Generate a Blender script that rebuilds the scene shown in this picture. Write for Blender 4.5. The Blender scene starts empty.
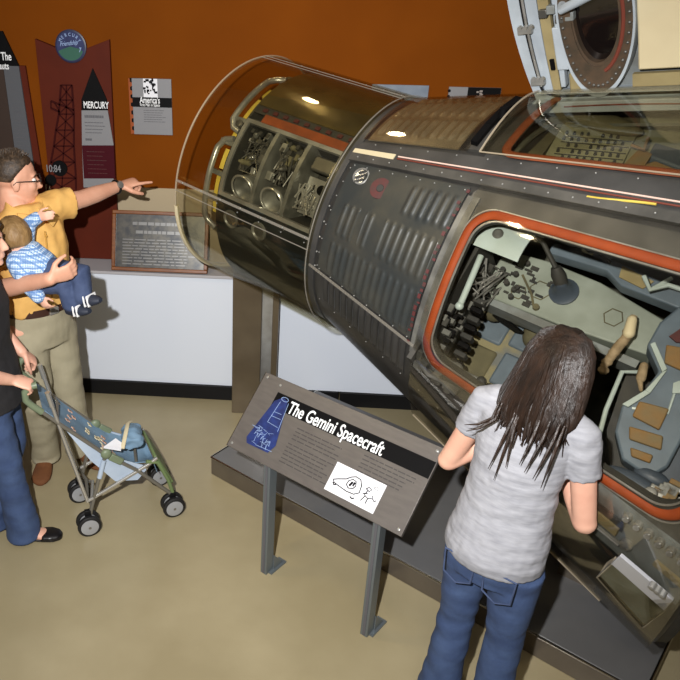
import bpy, bmesh, math, random
from math import sin, cos, pi, radians, atan2, sqrt, hypot
from mathutils import Vector as Vec, Matrix, noise
random.seed(7)
scn = bpy.context.scene
COL = scn.collection

# ------------------------------------------------------------------ camera
F, PX, PY, CH = 750.0, 240.0, 340.0, 2.5
PITCH, ROLL, YAW = radians(26.5), radians(0.8), radians(-4.4)
cf = Vec((sin(YAW)*cos(PITCH), cos(YAW)*cos(PITCH), -sin(PITCH)))
cr0 = Vec((cos(YAW), -sin(YAW), 0)); cu0 = cr0.cross(cf)
cr = cr0*cos(ROLL) + cu0*sin(ROLL); cu = cu0*cos(ROLL) - cr0*sin(ROLL)
CAM = Vec((0, 0, CH))
cam = bpy.data.cameras.new('camera'); co = bpy.data.objects.new('camera', cam); COL.objects.link(co)
co.matrix_world = Matrix(((cr.x, cu.x, -cf.x, CAM.x), (cr.y, cu.y, -cf.y, CAM.y), (cr.z, cu.z, -cf.z, CAM.z), (0, 0, 0, 1)))
cam.sensor_width = 36; cam.lens = 36*F/680; cam.shift_x = 100/680; cam.clip_start = .05
scn.camera = co
def ray(x, y): return cf + cr*((x-PX)/F) - cu*((y-PY)/F)
def onpl(x, y, p0, n):
    d = ray(x, y); return CAM + d*((p0-CAM).dot(n)/d.dot(n))
def atz(x, y, z): return onpl(x, y, Vec((0, 0, z)), Vec((0, 0, 1)))
def aty(x, y, Y): return onpl(x, y, Vec((0, Y, 0)), Vec((0, 1, 0)))

# ------------------------------------------------------------------ materials
def lin(c):
    out = []
    for v in c:
        v = v/255.0
        out.append(v/12.92 if v <= .04045 else ((v+.055)/1.055)**2.4)
    return out + [1]
MATS = {}
def mat(name, rgb, rough=.5, metal=0., rgb2=None, scale=8, detail=4, bump=0, bscale=60, stretch=None, lo=.35, hi=.65, spec=.5, coat=0, emit=None, sheen=0):
    m = bpy.data.materials.new(name); m.use_nodes = True; MATS[name] = m
    nt = m.node_tree; b = nt.nodes['Principled BSDF']
    b.inputs['Base Color'].default_value = lin(rgb); b.inputs['Roughness'].default_value = rough
    b.inputs['Metallic'].default_value = metal; b.inputs['Specular IOR Level'].default_value = spec
    b.inputs['Coat Weight'].default_value = coat; b.inputs['Sheen Weight'].default_value = sheen
    if emit: b.inputs['Emission Color'].default_value = lin(rgb); b.inputs['Emission Strength'].default_value = emit
    tc = nt.nodes.new('ShaderNodeTexCoord'); mp = nt.nodes.new('ShaderNodeMapping')
    nt.links.new(tc.outputs['Object'], mp.inputs[0])
    if stretch: mp.inputs['Scale'].default_value = stretch
    if rgb2:
        n = nt.nodes.new('ShaderNodeTexNoise'); n.inputs['Scale'].default_value = scale; n.inputs['Detail'].default_value = detail
        nt.links.new(mp.outputs[0], n.inputs['Vector'])
        r = nt.nodes.new('ShaderNodeValToRGB'); r.color_ramp.elements[0].position = lo; r.color_ramp.elements[1].position = hi
        r.color_ramp.elements[0].color = lin(rgb); r.color_ramp.elements[1].color = lin(rgb2)
        nt.links.new(n.outputs['Fac'], r.inputs[0]); nt.links.new(r.outputs[0], b.inputs['Base Color'])
    if bump:
        n = nt.nodes.new('ShaderNodeTexNoise'); n.inputs['Scale'].default_value = bscale; n.inputs['Detail'].default_value = 5
        nt.links.new(mp.outputs[0], n.inputs['Vector'])
        bp = nt.nodes.new('ShaderNodeBump'); bp.inputs['Strength'].default_value = bump; bp.inputs['Distance'].default_value = .02
        nt.links.new(n.outputs['Fac'], bp.inputs['Height']); nt.links.new(bp.outputs[0], b.inputs['Normal'])
    return m
def acrylic(name, tint, refl=1.0):
    m = bpy.data.materials.new(name); m.use_nodes = True; nt = m.node_tree
    nt.nodes.remove(nt.nodes['Principled BSDF']); out = nt.nodes['Material Output']
    t = nt.nodes.new('ShaderNodeBsdfTransparent'); t.inputs[0].default_value = lin(tint)
    g = nt.nodes.new('ShaderNodeBsdfGlossy'); g.inputs['Roughness'].default_value = .04
    fr = nt.nodes.new('ShaderNodeFresnel'); fr.inputs[0].default_value = 1.38
    mu = nt.nodes.new('ShaderNodeMath'); mu.operation = 'MULTIPLY'; mu.inputs[1].default_value = refl
    mx = nt.nodes.new('ShaderNodeMixShader')
    nt.links.new(fr.outputs[0], mu.inputs[0]); nt.links.new(mu.outputs[0], mx.inputs[0])
    nt.links.new(t.outputs[0], mx.inputs[1]); nt.links.new(g.outputs[0], mx.inputs[2]); nt.links.new(mx.outputs[0], out.inputs[0])
    return m
def hazy(name, rgb, alpha):
    m = mat(name, rgb, .35); m.node_tree.nodes['Principled BSDF'].inputs['Alpha'].default_value = alpha; return m
def plaid(name, base, c1, c2, sc=70):
    m = mat(name, base, .85); nt = m.node_tree; b = nt.nodes['Principled BSDF']
    tc = nt.nodes.new('ShaderNodeTexCoord'); last = None
    cur = None
    for ax, c, k in (('X', c1, 1), ('Z', c1, 1), ('Y', c2, .8), ('Z', c2, .45)):
        w = nt.nodes.new('ShaderNodeTexWave'); w.bands_direction = ax; w.inputs['Scale'].default_value = sc*k/6.28
        w.inputs['Distortion'].default_value = 1.0; w.inputs['Detail Scale'].default_value = 1
        nt.links.new(tc.outputs['Object'], w.inputs[0])
        r = nt.nodes.new('ShaderNodeValToRGB'); r.color_ramp.interpolation = 'CONSTANT'; r.color_ramp.elements[1].position = .72
        r.color_ramp.elements[0].color = (0, 0, 0, 1); r.color_ramp.elements[1].color = (.75, .75, .75, 1)
        nt.links.new(w.outputs['Color'], r.inputs[0])
        mx = nt.nodes.new('ShaderNodeMix'); mx.data_type = 'RGBA'
        nt.links.new(r.outputs[0], mx.inputs[0])
        if cur: nt.links.new(cur, mx.inputs[6])
        else: mx.inputs[6].default_value = lin(base)
        mx.inputs[7].default_value = lin(c); cur = mx.outputs[2]
    nt.links.new(cur, b.inputs['Base Color']); return m

M = dict(
 floor=mat('polished_concrete', (170, 158, 126), .34, 0, (156, 144, 112), 2.2, 8, .03, 30, spec=.4),
 orange=mat('orange_paint', (121, 62, 6), .8, 0, (115, 58, 5), 3, 2, .05, 200, spec=.08),
 beige=mat('beige_paint', (176, 160, 130), .8),
 white=mat('white_paint', (222, 229, 239), .6), ledge=mat('ledge_laminate', (178, 176, 178), .45),
 black=mat('black_rubber', (18, 18, 19), .5, spec=.25), blackmatte=mat('matte_black', (9, 9, 10), .6, spec=.12),
 ceil=mat('ceiling_tile', (150, 144, 134), .9), sidewall=mat('side_paint', (196, 176, 146), .8),
 steel=mat('brushed_steel', (112, 104, 92), .3, .4, (98, 90, 80), 5, 3, .02, 80),
 steel_dark=mat('dark_steel_sheet', (116, 116, 116), .34, .15, (106, 106, 106), 3, 4),
 pillar=mat('pillar_steel', (104, 92, 72), .35, .3, (94, 82, 64), 6, 3),
 edge=mat('steel_edge', (200, 198, 190), .2, 1),
 signgrey=mat('sign_gunmetal', (104, 99, 94), .38, .2, (97, 92, 88), 14, 3, stretch=(1, 1, 6)),
 signtext=mat('sign_grey_text', (64, 61, 59), .6), postgrey=mat('post_grey', (118, 126, 130), .4, .5),
 card=mat('white_card', (235, 236, 240), .5), ink=mat('black_ink', (12, 12, 15), .6, spec=.1), wlet=mat('white_lettering', (244, 246, 246), .5),
 blue=mat('blue_print', (20, 34, 84), .5, 0, (30, 50, 112), 30, 4), paleline=mat('pale_blue_line', (150, 175, 215), .5),
 maroon=mat('dark_red_board', (90, 35, 20), .6, 0, (83, 32, 19), 5, 2, spec=.12), maroon2=mat('wine_label', (66, 14, 24), .6, spec=.12), tower=mat('tower_red', (56, 14, 12), .7, spec=.1),
 greyplac=mat('grey_placard', (132, 132, 134), .5), greydark=mat('grey_placard_dark', (86, 88, 92), .5), mid=mat('grey_print', (92, 92, 96), .6),
 navy=mat('navy_emblem', (24, 34, 78), .5, 0, (40, 50, 96), 20, 4), green=mat('emblem_green', (40, 92, 74), .5), rim=mat('emblem_rim', (40, 44, 70), .4),
 wood=mat('plaque_wood', (132, 78, 32), .4, 0, (108, 60, 22), 12, 5, stretch=(1, 1, 4)), slate=mat('plaque_plate', (74, 76, 78), .3, .5, (100, 98, 92), 25, 4), slatetext=mat('plaque_letters', (122, 122, 120), .35, .5),
 brass=mat('tinted_metal_sheet', (118, 102, 62), .22, .45, (84, 74, 48), 7, 5, .04, 25, lo=.3, hi=.7),
 hull=mat('weathered_hull', (84, 83, 81), .38, .25, (60, 60, 59), 6, 6, .04, 40, lo=.3, hi=.7),
 hulldark=mat('dark_hull', (62, 61, 59), .36, .25, (46, 46, 45), 7, 6, .03, 40),
 corr=mat('corrugated_shingle', (52, 56, 56), .42, .15, (80, 77, 66), 5, 6, .04, 40, lo=.4, hi=.75),
 corrbr=mat('brown_shingle', (150, 134, 104), .3, .25, (122, 110, 86), 6, 5, .04, 40),
 silver=mat('silver_metal', (176, 176, 172), .28, .55, (146, 144, 138), 10, 4), grey=mat('bay_grey', (130, 130, 124), .4, .3, (92, 92, 88), 12, 4),
 rail=mat('rail_metal', (94, 92, 87), .36, .3, (74, 73, 69), 9, 4), bolt=mat('bolt_metal', (150, 150, 146), .35, .4),
 seal=mat('orange_seal', (158, 66, 16), .7, 0, (144, 58, 14), 20, 3), strip=mat('orange_strip', (138, 66, 28), .7, 0, (116, 56, 26), 14, 4),
 cream=mat('cream_strip', (206, 194, 160), .6), pink=mat('pale_cable', (220, 190, 176), .5), yellow=mat('yellow_foam', (214, 190, 84), .7, 0, (196, 168, 60), 12, 4),
 redmark=mat('faded_red_mark', (84, 32, 32), .6, 0, (70, 40, 38), 30, 4), cablered=mat('red_edge', (112, 52, 38), .6),
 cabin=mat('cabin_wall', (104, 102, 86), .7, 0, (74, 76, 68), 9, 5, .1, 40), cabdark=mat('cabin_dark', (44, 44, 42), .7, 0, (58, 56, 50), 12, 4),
 console=mat('console_paint', (148, 156, 146), .45, 0, (132, 139, 128), 10, 4), canister=mat('pale_panel', (176, 190, 186), .4, 0, (164, 176, 168), 8, 3),
 bluegrey=mat('blue_grey_paint', (100, 114, 126), .5, 0, (88, 100, 110), 10, 4, .05, 30), bluedark=mat('slate_blue_paint', (70, 80, 92), .5, 0, (58, 66, 76), 9, 4),
 quilt=mat('olive_quilt', (138, 130, 98), .8, 0, (112, 114, 110), 8, 3, .1, 20, lo=.45, hi=.55), olive=mat('olive_cloth', (104, 98, 72), .85, 0, (86, 82, 62), 10, 4, .2, 20),
 cushion=mat('brown_cushion', (134, 100, 54), .75, 0, (118, 104, 74), 14, 4, .1, 60), tan=mat('tan_hose', (158, 138, 108), .75, 0, (128, 110, 82), 30, 4, .2, 60),
 tanpad=mat('tan_pad', (150, 136, 96), .8, 0, (136, 122, 84), 12, 3), creampad=mat('cream_pad', (216, 204, 168), .6, 0, (206, 192, 156), 4, 3, .05, 8),
 doorwhite=mat('door_pale_paint', (172, 182, 190), .45, 0, (156, 165, 172), 9, 4), doorgrey=mat('door_grey', (126, 132, 132), .5, 0, (106, 108, 104), 14, 4),
 ringbrown=mat('window_ring', (96, 78, 62), .45, .3, (76, 66, 54), 20, 4), darkglass=mat('dark_glass', (20, 15, 14), .06, 0, spec=.8),
 flatgrey=mat('pale_olive_panel', (150, 148, 118), .6, 0, (134, 132, 106), 10, 4),
 skin=mat('skin', (222, 168, 140), .55, 0, (214, 158, 130), 12, 3, .03, 120), skinb=mat('skin_fair', (228, 178, 152), .55, 0, (220, 166, 142), 12, 3),
 eyew=mat('eye_white', (225, 222, 215), .3), iris=mat('iris', (50, 40, 30), .3),
 hairm=mat('short_brown_hair', (52, 40, 28), .55, 0, (84, 66, 48), 60, 4, .2, 150, lo=.45, hi=.7), hairw=mat('long_brown_hair', (28, 19, 13), .45, 0, (50, 34, 24), 40, 4, .25, 90, stretch=(1, 1, .15), lo=.35, hi=.7),
 hairb=mat('light_brown_hair', (120, 92, 54), .55, 0, (152, 120, 76), 30, 4, .3, 90, stretch=(1, 1, .4)), hairdk=mat('dark_brown_hair', (44, 30, 22), .5, 0, (64, 44, 32), 40, 4, .2, 90),
 tee=mat('heather_grey_jersey', (164, 165, 170), .85, 0, (142, 143, 149), 26, 6, .12, 30, stretch=(.6, .6, 3), lo=.35, hi=.7), denim=mat('denim', (50, 68, 104), .85, 0, (66, 86, 122), 12, 6, .15, 40, lo=.35, hi=.75), denimdk=mat('dark_denim', (52, 66, 98), .85, 0, (66, 80, 112), 14, 6, .15, 40),
 ysh=mat('yellow_cotton', (226, 178, 100), .85, 0, (218, 168, 90), 8, 3, .15, 22), khaki=mat('khaki_twill', (166, 158, 132), .85, 0, (156, 148, 122), 7, 3, .2, 18), belt=mat('brown_leather', (60, 34, 24), .5), suede=mat('brown_suede', (112, 68, 34), .85, 0, (98, 58, 28), 20, 4),
 blacktop=mat('black_knit', (26, 25, 27), .85, 0, (34, 33, 35), 30, 4, .1, 60), shoeblack=mat('black_patent', (20, 18, 20), .35), sneaker=mat('navy_sneaker', (40, 46, 60), .6), sneakw=mat('white_stripe', (225, 225, 225), .5),
 chrome=mat('chrome_tube', (196, 194, 188), .22, .7), greygreen=mat('grey_green_plastic', (112, 124, 98), .45), tubegrey=mat('grey_tube', (116, 112, 102), .35, .3),
 strollfab=mat('blue_printed_fabric', (108, 138, 162), .85, 0, (122, 150, 172), 10, 3, .15, 25), fabpale=mat('pale_blue_fabric', (176, 190, 206), .85, 0, (164, 180, 198), 8, 3, .1, 25), fabmotif=mat('fabric_motif', (196, 160, 140), .85), wheelhub=mat('grey_hub', (160, 162, 164), .4, .2), tyre=mat('tyre_black', (20, 20, 21), .55), footrest=mat('olive_footrest', (104, 122, 78), .5),
 watch=mat('watch_dark', (30, 28, 28), .3, .4), frameblk=mat('spectacle_frame', (24, 20, 20), .3),
)
M['plaid'] = plaid('blue_check_cotton', (140, 176, 214), (216, 228, 240), (84, 124, 178), 190)
M['plexi'] = acrylic('clear_acrylic', (248, 247, 243), .34); M['plexi2'] = acrylic('smoky_acrylic', (240, 238, 228), .2); M['glass'] = acrylic('spectacle_glass', (245, 245, 245))
M['plexedge'] = hazy('acrylic_edge', (196, 182, 158), .42); M['plexline'] = hazy('acrylic_joint', (170, 164, 152), .3)
M['haze'] = hazy('acrylic_haze', (206, 202, 176), .24)  # pale translucent colour standing in for haze on the acrylic

# ------------------------------------------------------------------ mesh builder
def frame_of(d):
    d = d.normalized(); a = Vec((0, 0, 1)) if abs(d.z) < .9 else Vec((1, 0, 0))
    x = a.cross(d).normalized(); return x, d.cross(x)
class MB:
    def __init__(s): s.v = []; s.f = []; s.m = []
    def add(s, vs, fs, mi=0):
        o = len(s.v); s.v += [Vec(p) for p in vs]; s.f += [tuple(i+o for i in f) for f in fs]; s.m += [mi]*len(fs); return s
    def join(s, b, mi=None):
        o = len(s.v); s.v += b.v; s.f += [tuple(i+o for i in f) for f in b.f]; s.m += (b.m if mi is None else [mi]*len(b.f)); return s
    def box(s, c, size, ax=None, mi=0):
        c = Vec(c); X, Y, Z = ax if ax else (Vec((1, 0, 0)), Vec((0, 1, 0)), Vec((0, 0, 1)))
        a, b, d = [v*.5 for v in size]
        vs = [c+X*(sx*a)+Y*(sy*b)+Z*(sz*d) for sx in (-1, 1) for sy in (-1, 1) for sz in (-1, 1)]
        return s.add(vs, [(0, 1, 3, 2), (4, 6, 7, 5), (0, 4, 5, 1), (2, 3, 7, 6), (0, 2, 6, 4), (1, 5, 7, 3)], mi)
    def prism(s, poly, off, mi=0):
        poly = [Vec(p) for p in poly]; off = Vec(off); n = len(poly)
        return s.add(poly+[p+off for p in poly], [tuple(range(n-1, -1, -1)), tuple(range(n, 2*n))]+[(i, (i+1) % n, n+(i+1) % n, n+i) for i in range(n)], mi)
    def tube(s, pts, r, n=10, closed=False, mi=0, sq=1.0):
        pts = [Vec(p) for p in pts]; N = len(pts); rs = r if isinstance(r, (list, tuple)) else [r]*N
        vs = []; fs = []; x = None
        for i, p in enumerate(pts):
            if closed: d = pts[(i+1) % N]-pts[i-1]
            else: d = pts[min(i+1, N-1)]-pts[max(i-1, 0)]
            d.normalize()
            if x is None: x, y = frame_of(d)
            else:
                x = (x-d*x.dot(d)).normalized(); y = d.cross(x)
            for k in range(n):
                a = 2*pi*k/n; vs.append(p+x*(rs[i]*cos(a))+y*(rs[i]*sq*sin(a)))
        for i in range(N if closed else N-1):
            j = (i+1) % N
            for k in range(n): fs.append((i*n+k, i*n+(k+1) % n, j*n+(k+1) % n, j*n+k))
        if not closed: fs += [tuple(range(n-1, -1, -1)), tuple((N-1)*n+k for k in range(n))]
        return s.add(vs, fs, mi)
    def limb(s, pts, rs, n=14, mi=0):      # tapered tube with rounded ends
        pts = [Vec(p) for p in pts]; P = []; R = []
        d = (pts[0]-pts[1]).normalized()
        for a in (80, 50, 25): P.append(pts[0]+d*rs[0]*sin(radians(a))); R.append(rs[0]*cos(radians(a)))
        P += pts; R += list(rs)
        d = (pts[-1]-pts[-2]).normalized()
        for a in (25, 50, 80): P.append(pts[-1]+d*rs[-1]*sin(radians(a))); R.append(rs[-1]*cos(radians(a)))
        return s.tube(P, R, n, mi=mi)
    def ell(s, c, r, ax=None, nu=20, nv=12, mi=0, fn=None):
        c = Vec(c); X, Y, Z = ax if ax else (Vec((1, 0, 0)), Vec((0, 1, 0)), Vec((0, 0, 1)))
        vs = []; fs = []
        for i in range(nv+1):
            t = pi*i/nv
            for k in range(nu):
                a = 2*pi*k/nu; l = Vec((sin(t)*cos(a), sin(t)*sin(a), cos(t))); g = fn(l) if fn else 1
                vs.append(c+X*(l.x*r[0]*g)+Y*(l.y*r[1]*g)+Z*(l.z*r[2]*g))
        for i in range(nv):
            for k in range(nu): fs.append((i*nu+k, (i+1)*nu+k, (i+1)*nu+(k+1) % nu, i*nu+(k+1) % nu))
        return s.add(vs, fs, mi)
    def rings(s, rings, n=24, cap=True, mi=0):   # (center, X, Y) ellipse rings
        vs = []; fs = []; N = len(rings)
        for c, X, Y in rings:
            for k in range(n):
                a = 2*pi*k/n; vs.append(Vec(c)+X*cos(a)+Y*sin(a))
        for i in range(N-1):
            for k in range(n): fs.append((i*n+k, i*n+(k+1) % n, (i+1)*n+(k+1) % n, (i+1)*n+k))
        if cap: fs += [tuple(range(n-1, -1, -1)), tuple((N-1)*n+k for k in range(n))]
        return s.add(vs, fs, mi)
    def lathe(s, o, d, prof, n=24, mi=0):
        o = Vec(o); d = Vec(d).normalized(); x, y = frame_of(d)
        return s.rings([(o+d*h, x*max(r, 1e-4), y*max(r, 1e-4)) for h, r in prof], n, True, mi)
    def shell(s, fn, us, vs_, t, mi=0, keep=None):    # fn(u, v, off); thick sheet with sides
        nu, nv = len(us), len(vs_)
        def idx(i, j, k): return (i*nv+j)*2+k
        vv = []
        for u in us:
            for v in vs_: vv += [fn(u, v, 0), fn(u, v, -t)]
        fs = []
        cell = {(i, j) for i in range(nu-1) for j in range(nv-1) if keep is None or keep((us[i]+us[i+1])/2, (vs_[j]+vs_[j+1])/2)}
        for i, j in cell:
            fs.append((idx(i, j, 0), idx(i+1, j, 0), idx(i+1, j+1, 0), idx(i, j+1, 0)))
            fs.append((idx(i, j, 1), idx(i, j+1, 1), idx(i+1, j+1, 1), idx(i+1, j, 1)))
            for (di, dj, a, b) in ((-1, 0, (i, j), (i, j+1)), (1, 0, (i+1, j+1), (i+1, j)), (0, -1, (i+1, j), (i, j)), (0, 1, (i, j+1), (i+1, j+1))):
                if (i+di, j+dj) not in cell: fs.append((idx(*a, 0), idx(*b, 0), idx(*b, 1), idx(*a, 1)))
        return s.add(vv, fs, mi)

ORG = {}
def tag(o, label=None, cat=None, group=None, kind=None):
    for k, v in (('label', label), ('category', cat), ('group', group), ('kind', kind)):
        if v: o[k] = v
    return o
def thing(name, loc, label, cat, group=None):
    o = bpy.data.objects.new(name, None); COL.objects.link(o); o.location = loc; o.empty_display_size = .1
    ORG[o] = Vec(loc); return tag(o, label, cat, group)
def obj(name, mb, mats, parent=None, smooth=True, bevel=0, sub=0, label=None, kind=None, loc=None):
    me = bpy.data.meshes.new(name)
    used = mb.v
    if parent is not None: org = ORG[parent]
    else:
        if loc is None:
            lo = [min(p[i] for p in used) for i in range(3)]; hi = [max(p[i] for p in used) for i in range(3)]
            loc = Vec(((lo[0]+hi[0])/2, (lo[1]+hi[1])/2, lo[2]))
        org = Vec(loc)
    me.from_pydata([tuple(p-org) for p in mb.v], [], mb.f)
    for m in (mats if isinstance(mats, (list, tuple)) else [mats]): me.materials.append(m)
    me.polygons.foreach_set('material_index', mb.m)
    bm = bmesh.new(); bm.from_mesh(me); bmesh.ops.recalc_face_normals(bm, faces=bm.faces); bm.to_mesh(me); bm.free()
    o = bpy.data.objects.new(name, me); COL.objects.link(o)
    if parent is not None: o.parent = parent
    else: o.location = org
    ORG[o] = org
    if smooth:
        me.polygons.foreach_set('use_smooth', [True]*len(me.polygons)); me.update()
        try: me.set_sharp_from_angle(angle=radians(42))
        except Exception: pass
    if bevel:
        b = o.modifiers.new('bevel', 'BEVEL'); b.width = bevel; b.segments = 2; b.limit_method = 'ANGLE'
    if sub:
        b = o.modifiers.new('sub', 'SUBSURF'); b.levels = sub; b.render_levels = sub
    return tag(o, label, kind=kind)
def fuse(mb, voxel=.007, smooth=6, disp=None):
    me = bpy.data.meshes.new('tmp'); me.from_pydata([tuple(p) for p in mb.v], [], mb.f)
    bm = bmesh.new(); bm.from_mesh(me); bmesh.ops.recalc_face_normals(bm, faces=bm.faces); bm.to_mesh(me); bm.free()
    o = bpy.data.objects.new('tmp', me); COL.objects.link(o)
    r = o.modifiers.new('r', 'REMESH'); r.mode = 'VOXEL'; r.voxel_size = voxel
    if smooth: q = o.modifiers.new('s', 'SMOOTH'); q.iterations = smooth; q.factor = .5
    dg = bpy.context.evaluated_depsgraph_get(); e = o.evaluated_get(dg); m2 = e.to_mesh()
    out = MB(); vs = [v.co.copy() for v in m2.vertices]
    if disp: 
        ns = [v.normal.copy() for v in m2.vertices]; vs = [p+n*disp(p) for p, n in zip(vs, ns)]
    out.add(vs, [tuple(p.vertices) for p in m2.polygons]); e.to_mesh_clear()
    bpy.data.objects.remove(o); bpy.data.meshes.remove(me); return out
def text_mb(body, o, X, Y, size, sx=.72, bold=.012, depth=.002, align='LEFT', shear=0):
    cu_ = bpy.data.curves.new('t', 'FONT'); cu_.body = body; cu_.size = 1; cu_.offset = bold; cu_.extrude = .01; cu_.align_x = align; cu_.shear = shear
    to = bpy.data.objects.new('t', cu_); COL.objects.link(to)
    dg = bpy.context.evaluated_depsgraph_get(); e = to.evaluated_get(dg); m = e.to_mesh()
    X = Vec(X).normalized(); Y = Vec(Y).normalized(); Z = X.cross(Y); b = MB()
    b.add([Vec(o)+X*(v.co.x*size*sx)+Y*(v.co.y*size)+Z*((v.co.z/.01+1)*.5*depth) for v in m.vertices], [tuple(p.vertices) for p in m.polygons])
    e.to_mesh_clear(); bpy.data.objects.remove(to); bpy.data.curves.remove(cu_); return b
def textlines(b, o, X, Y, w, n, pitch, h, Z, rag=.25, word=True, dep=.0015):
    for i in range(n):
        ww = w*(1-rag*random.random()); x = 0
        while x < ww:
            l = min(ww-x, random.uniform(.03, .10)*w/.6 if word else ww)
            b.box(Vec(o)+X*(x+l/2)-Y*(i*pitch)+Z*dep/2, (l*.88, h, dep), (X, Y, Z)); x += l+.006*w
    return b
EX, EY, EZ = Vec((1, 0, 0)), Vec((0, 1, 0)), Vec((0, 0, 1))
def arc(c, X, Y, r, a0, a1, n): return [Vec(c)+X*(r*cos(radians(a0+(a1-a0)*i/n)))+Y*(r*sin(radians(a0+(a1-a0)*i/n))) for i in range(n+1)]
def frange(a, b, n): return [a+(b-a)*i/n for i in range(n+1)]

# ------------------------------------------------------------------ the setting
WY = 4.346; LY = 4.14; LZ = .855
obj('floor', MB().box((.75, 1.2, -.05), (9.5, 8, .1)), M['floor'], kind='structure')
obj('wall_back', MB().box((.75, WY+.06, 2.455), (9.5, .12, 2.29)), M['orange'], kind='structure')
obj('trim_1', MB().box((.75, WY+.06, 1.082), (9.5, .12, .456)), M['beige'], kind='structure')
b = MB().box((.75, LY+.16, .47), (9.5, .32, .74)); obj('wall_low', b, M['white'], kind='structure')
obj('trim_2', MB().box((.75, LY+.155, LZ-.009), (9.5, .35, .018)), M['ledge'], kind='structure', bevel=.003)
obj('baseboard_back', MB().box((-1.845, LY-.006, .05), (4.31, .02, .1)).box((2.91, LY-.006, .05), (5.18, .02, .1)), M['black'], kind='structure', bevel=.003)
obj('wall_left', MB().box((-4.06, 1.2, 1.8), (.12, 8, 3.6)), M['sidewall'], kind='structure')
obj('wall_right', MB().box((5.56, 1.2, 1.8), (.12, 8, 3.6)), M['sidewall'], kind='structure')
obj('wall_front', MB().box((.75, -2.86, 1.8), (9.5, .12, 3.6)), M['sidewall'], kind='structure')
obj('ceiling', MB().box((.75, 1.2, 3.65), (9.74, 8.4, .1)), M['ceil'], kind='structure')

# ------------------------------------------------------------------ wall exhibits
WF = WY-.002
def wp(x, y, d=0): return aty(x, y, WF-d)
NY = Vec((0, -1, 0))
t = thing('exhibit_panel', (-1.27, WF, LZ), 'tall dark red wall board with round blue emblem, launch tower and black pointed capsule label', 'exhibit panel')
L, R_ = -1.485, -1.07
obj('board', MB().prism([(L, WF, LZ+.004), (R_-.02, WF, LZ+.004), (R_, WF, 2.133), (-1.20, WF, 2.085), (-1.37, WF, 2.085), (L, WF, 2.128)], (0, -.03, 0)), M['maroon'], t, bevel=.002)
D = .032
em = MB().lathe((-1.283, WF-D, 2.095), NY, [(0, .086), (.012, .086), (.014, .079), (.014, .001)], 40); em = obj('emblem', em, M['rim'], t)
obj('emblem_face', MB().lathe((-1.283, WF-D-.014, 2.095), NY, [(0, .078), (.003, .078)], 40), M['navy'], em)
g = MB(); cpt = Vec((-1.283, WF-D-.0175, 2.095)); g.prism([cpt+Vec((x, 0, z)) for x, z in [(.073*cos(radians(a)), .073*sin(radians(a))) for a in range(200, 341, 10)]+[(.05, -.012), (.0, .0), (-.05, -.016)]], (0, -.002, 0)); obj('emblem_landscape', g, M['green'], em)
tx = MB()
for i, ch in enumerate('MERCURY'):
    a = radians(150-i*20); o = cpt+Vec((cos(a)*.053, -.001, sin(a)*.053)); Yd = Vec((cos(a), 0, sin(a))); Xd = Vec((sin(a), 0, -cos(a)))
    tx.join(text_mb(ch, o-Xd*.006, Xd, Yd, .024, .8, .01, .0015))
tx.join(text_mb('Friendship', cpt+Vec((-.058, -.003, .0)), Vec((1, 0, .12)), Vec((0, 0, 1)), .033, .74, .006, .0015, shear=.35))
tx.join(text_mb('7', cpt+Vec((.045, -.003, -.028)), EX, EZ, .034, .8, .012, .0015, shear=.2))
obj('emblem_lettering', tx, M['paleline'], em)
tw = MB()
def tp(x, y): return wp(x, y, D)
def bar(b, p, q, w=.006): 
    d = (q-p); l = d.length; d.normalize(); b.box((p+q)/2+NY*.003, (l, w, .006), (d, d.cross(NY), NY))
lv = [(61, 72, 85), (60, 73, 100), (59, 74, 114), (56, 74, 130), (54, 74, 146), (51, 75, 162), (49, 76, 178), (47, 76, 196)]
for i in range(len(lv)-1):
    a, c, y0 = lv[i]; a2, c2, y1 = lv[i+1]
    bar(tw, tp(a, y0), tp(a2, y1), .010); bar(tw, tp(c, y0), tp(c2, y1), .010); bar(tw, tp(a, y0), tp(c, y0)); bar(tw, tp(a, y0), tp(c2, y1)); bar(tw, tp(c, y0), tp(a2, y1))
    m0 = (a+c)/2; bar(tw, tp(m0, y0), tp((a2+c2)/2, y1))
bar(tw, tp(51, 101), tp(74, 110), .01); bar(tw, tp(51, 108), tp(60, 112), .01); bar(tw, tp(51, 101), tp(51, 108)); bar(tw, tp(55, 103), tp(60, 112))
obj('launch_tower', tw, M['tower'], t, smooth=False)
lb = MB().prism([tp(93, 68), tp(107, 99), tp(108, 110), tp(82, 110), tp(82, 99)], NY*.012); cap = obj('capsule_label', lb, M['blackmatte'], t, bevel=.001)
obj('label_body', MB().prism([tp(82, 110), tp(108, 110), tp(114, 145), tp(114, 187), tp(84, 187), tp(82.5, 145)], NY*.010), M['greyplac'], cap)
obj('label_base', MB().prism([tp(82.6, 145), tp(114.2, 145), tp(115.6, 178), tp(84.5, 178)], NY*.012), M['maroon2'], cap)
tx = text_mb('MERCURY', tp(84.3, 107.5)+NY*.013, EX, EZ, .052, .62, .016)
obj('label_title', tx, M['wlet'], cap)
for lx, ly, lw, n_, pt, lh in ((85, 116, .12, 1, .02, .014), (85, 122, .12, 4, .019, .004), (86, 139, .05, 1, .02, .012)): tx = MB(); textlines(tx, tp(lx, ly)+NY*.0105, EX, EZ, lw, n_, pt, lh, NY); obj('label_text', tx, M['mid'], cap)
tx = MB(); textlines(tx, tp(87, 151)+NY*.0125, EX, EZ, .125, 6, .025, .004, NY); obj('label_small_text', tx, M['redmark'], cap)
dd = MB().lathe(tp(60, 168)+NY*.002, NY, [(0, .046), (.01, .046)], 30); dd.lathe(tp(51, 180)+NY*.002, NY, [(0, .034), (.006, .034)], 30); dd = obj('dial', dd, M['blackmatte'], t)
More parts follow.
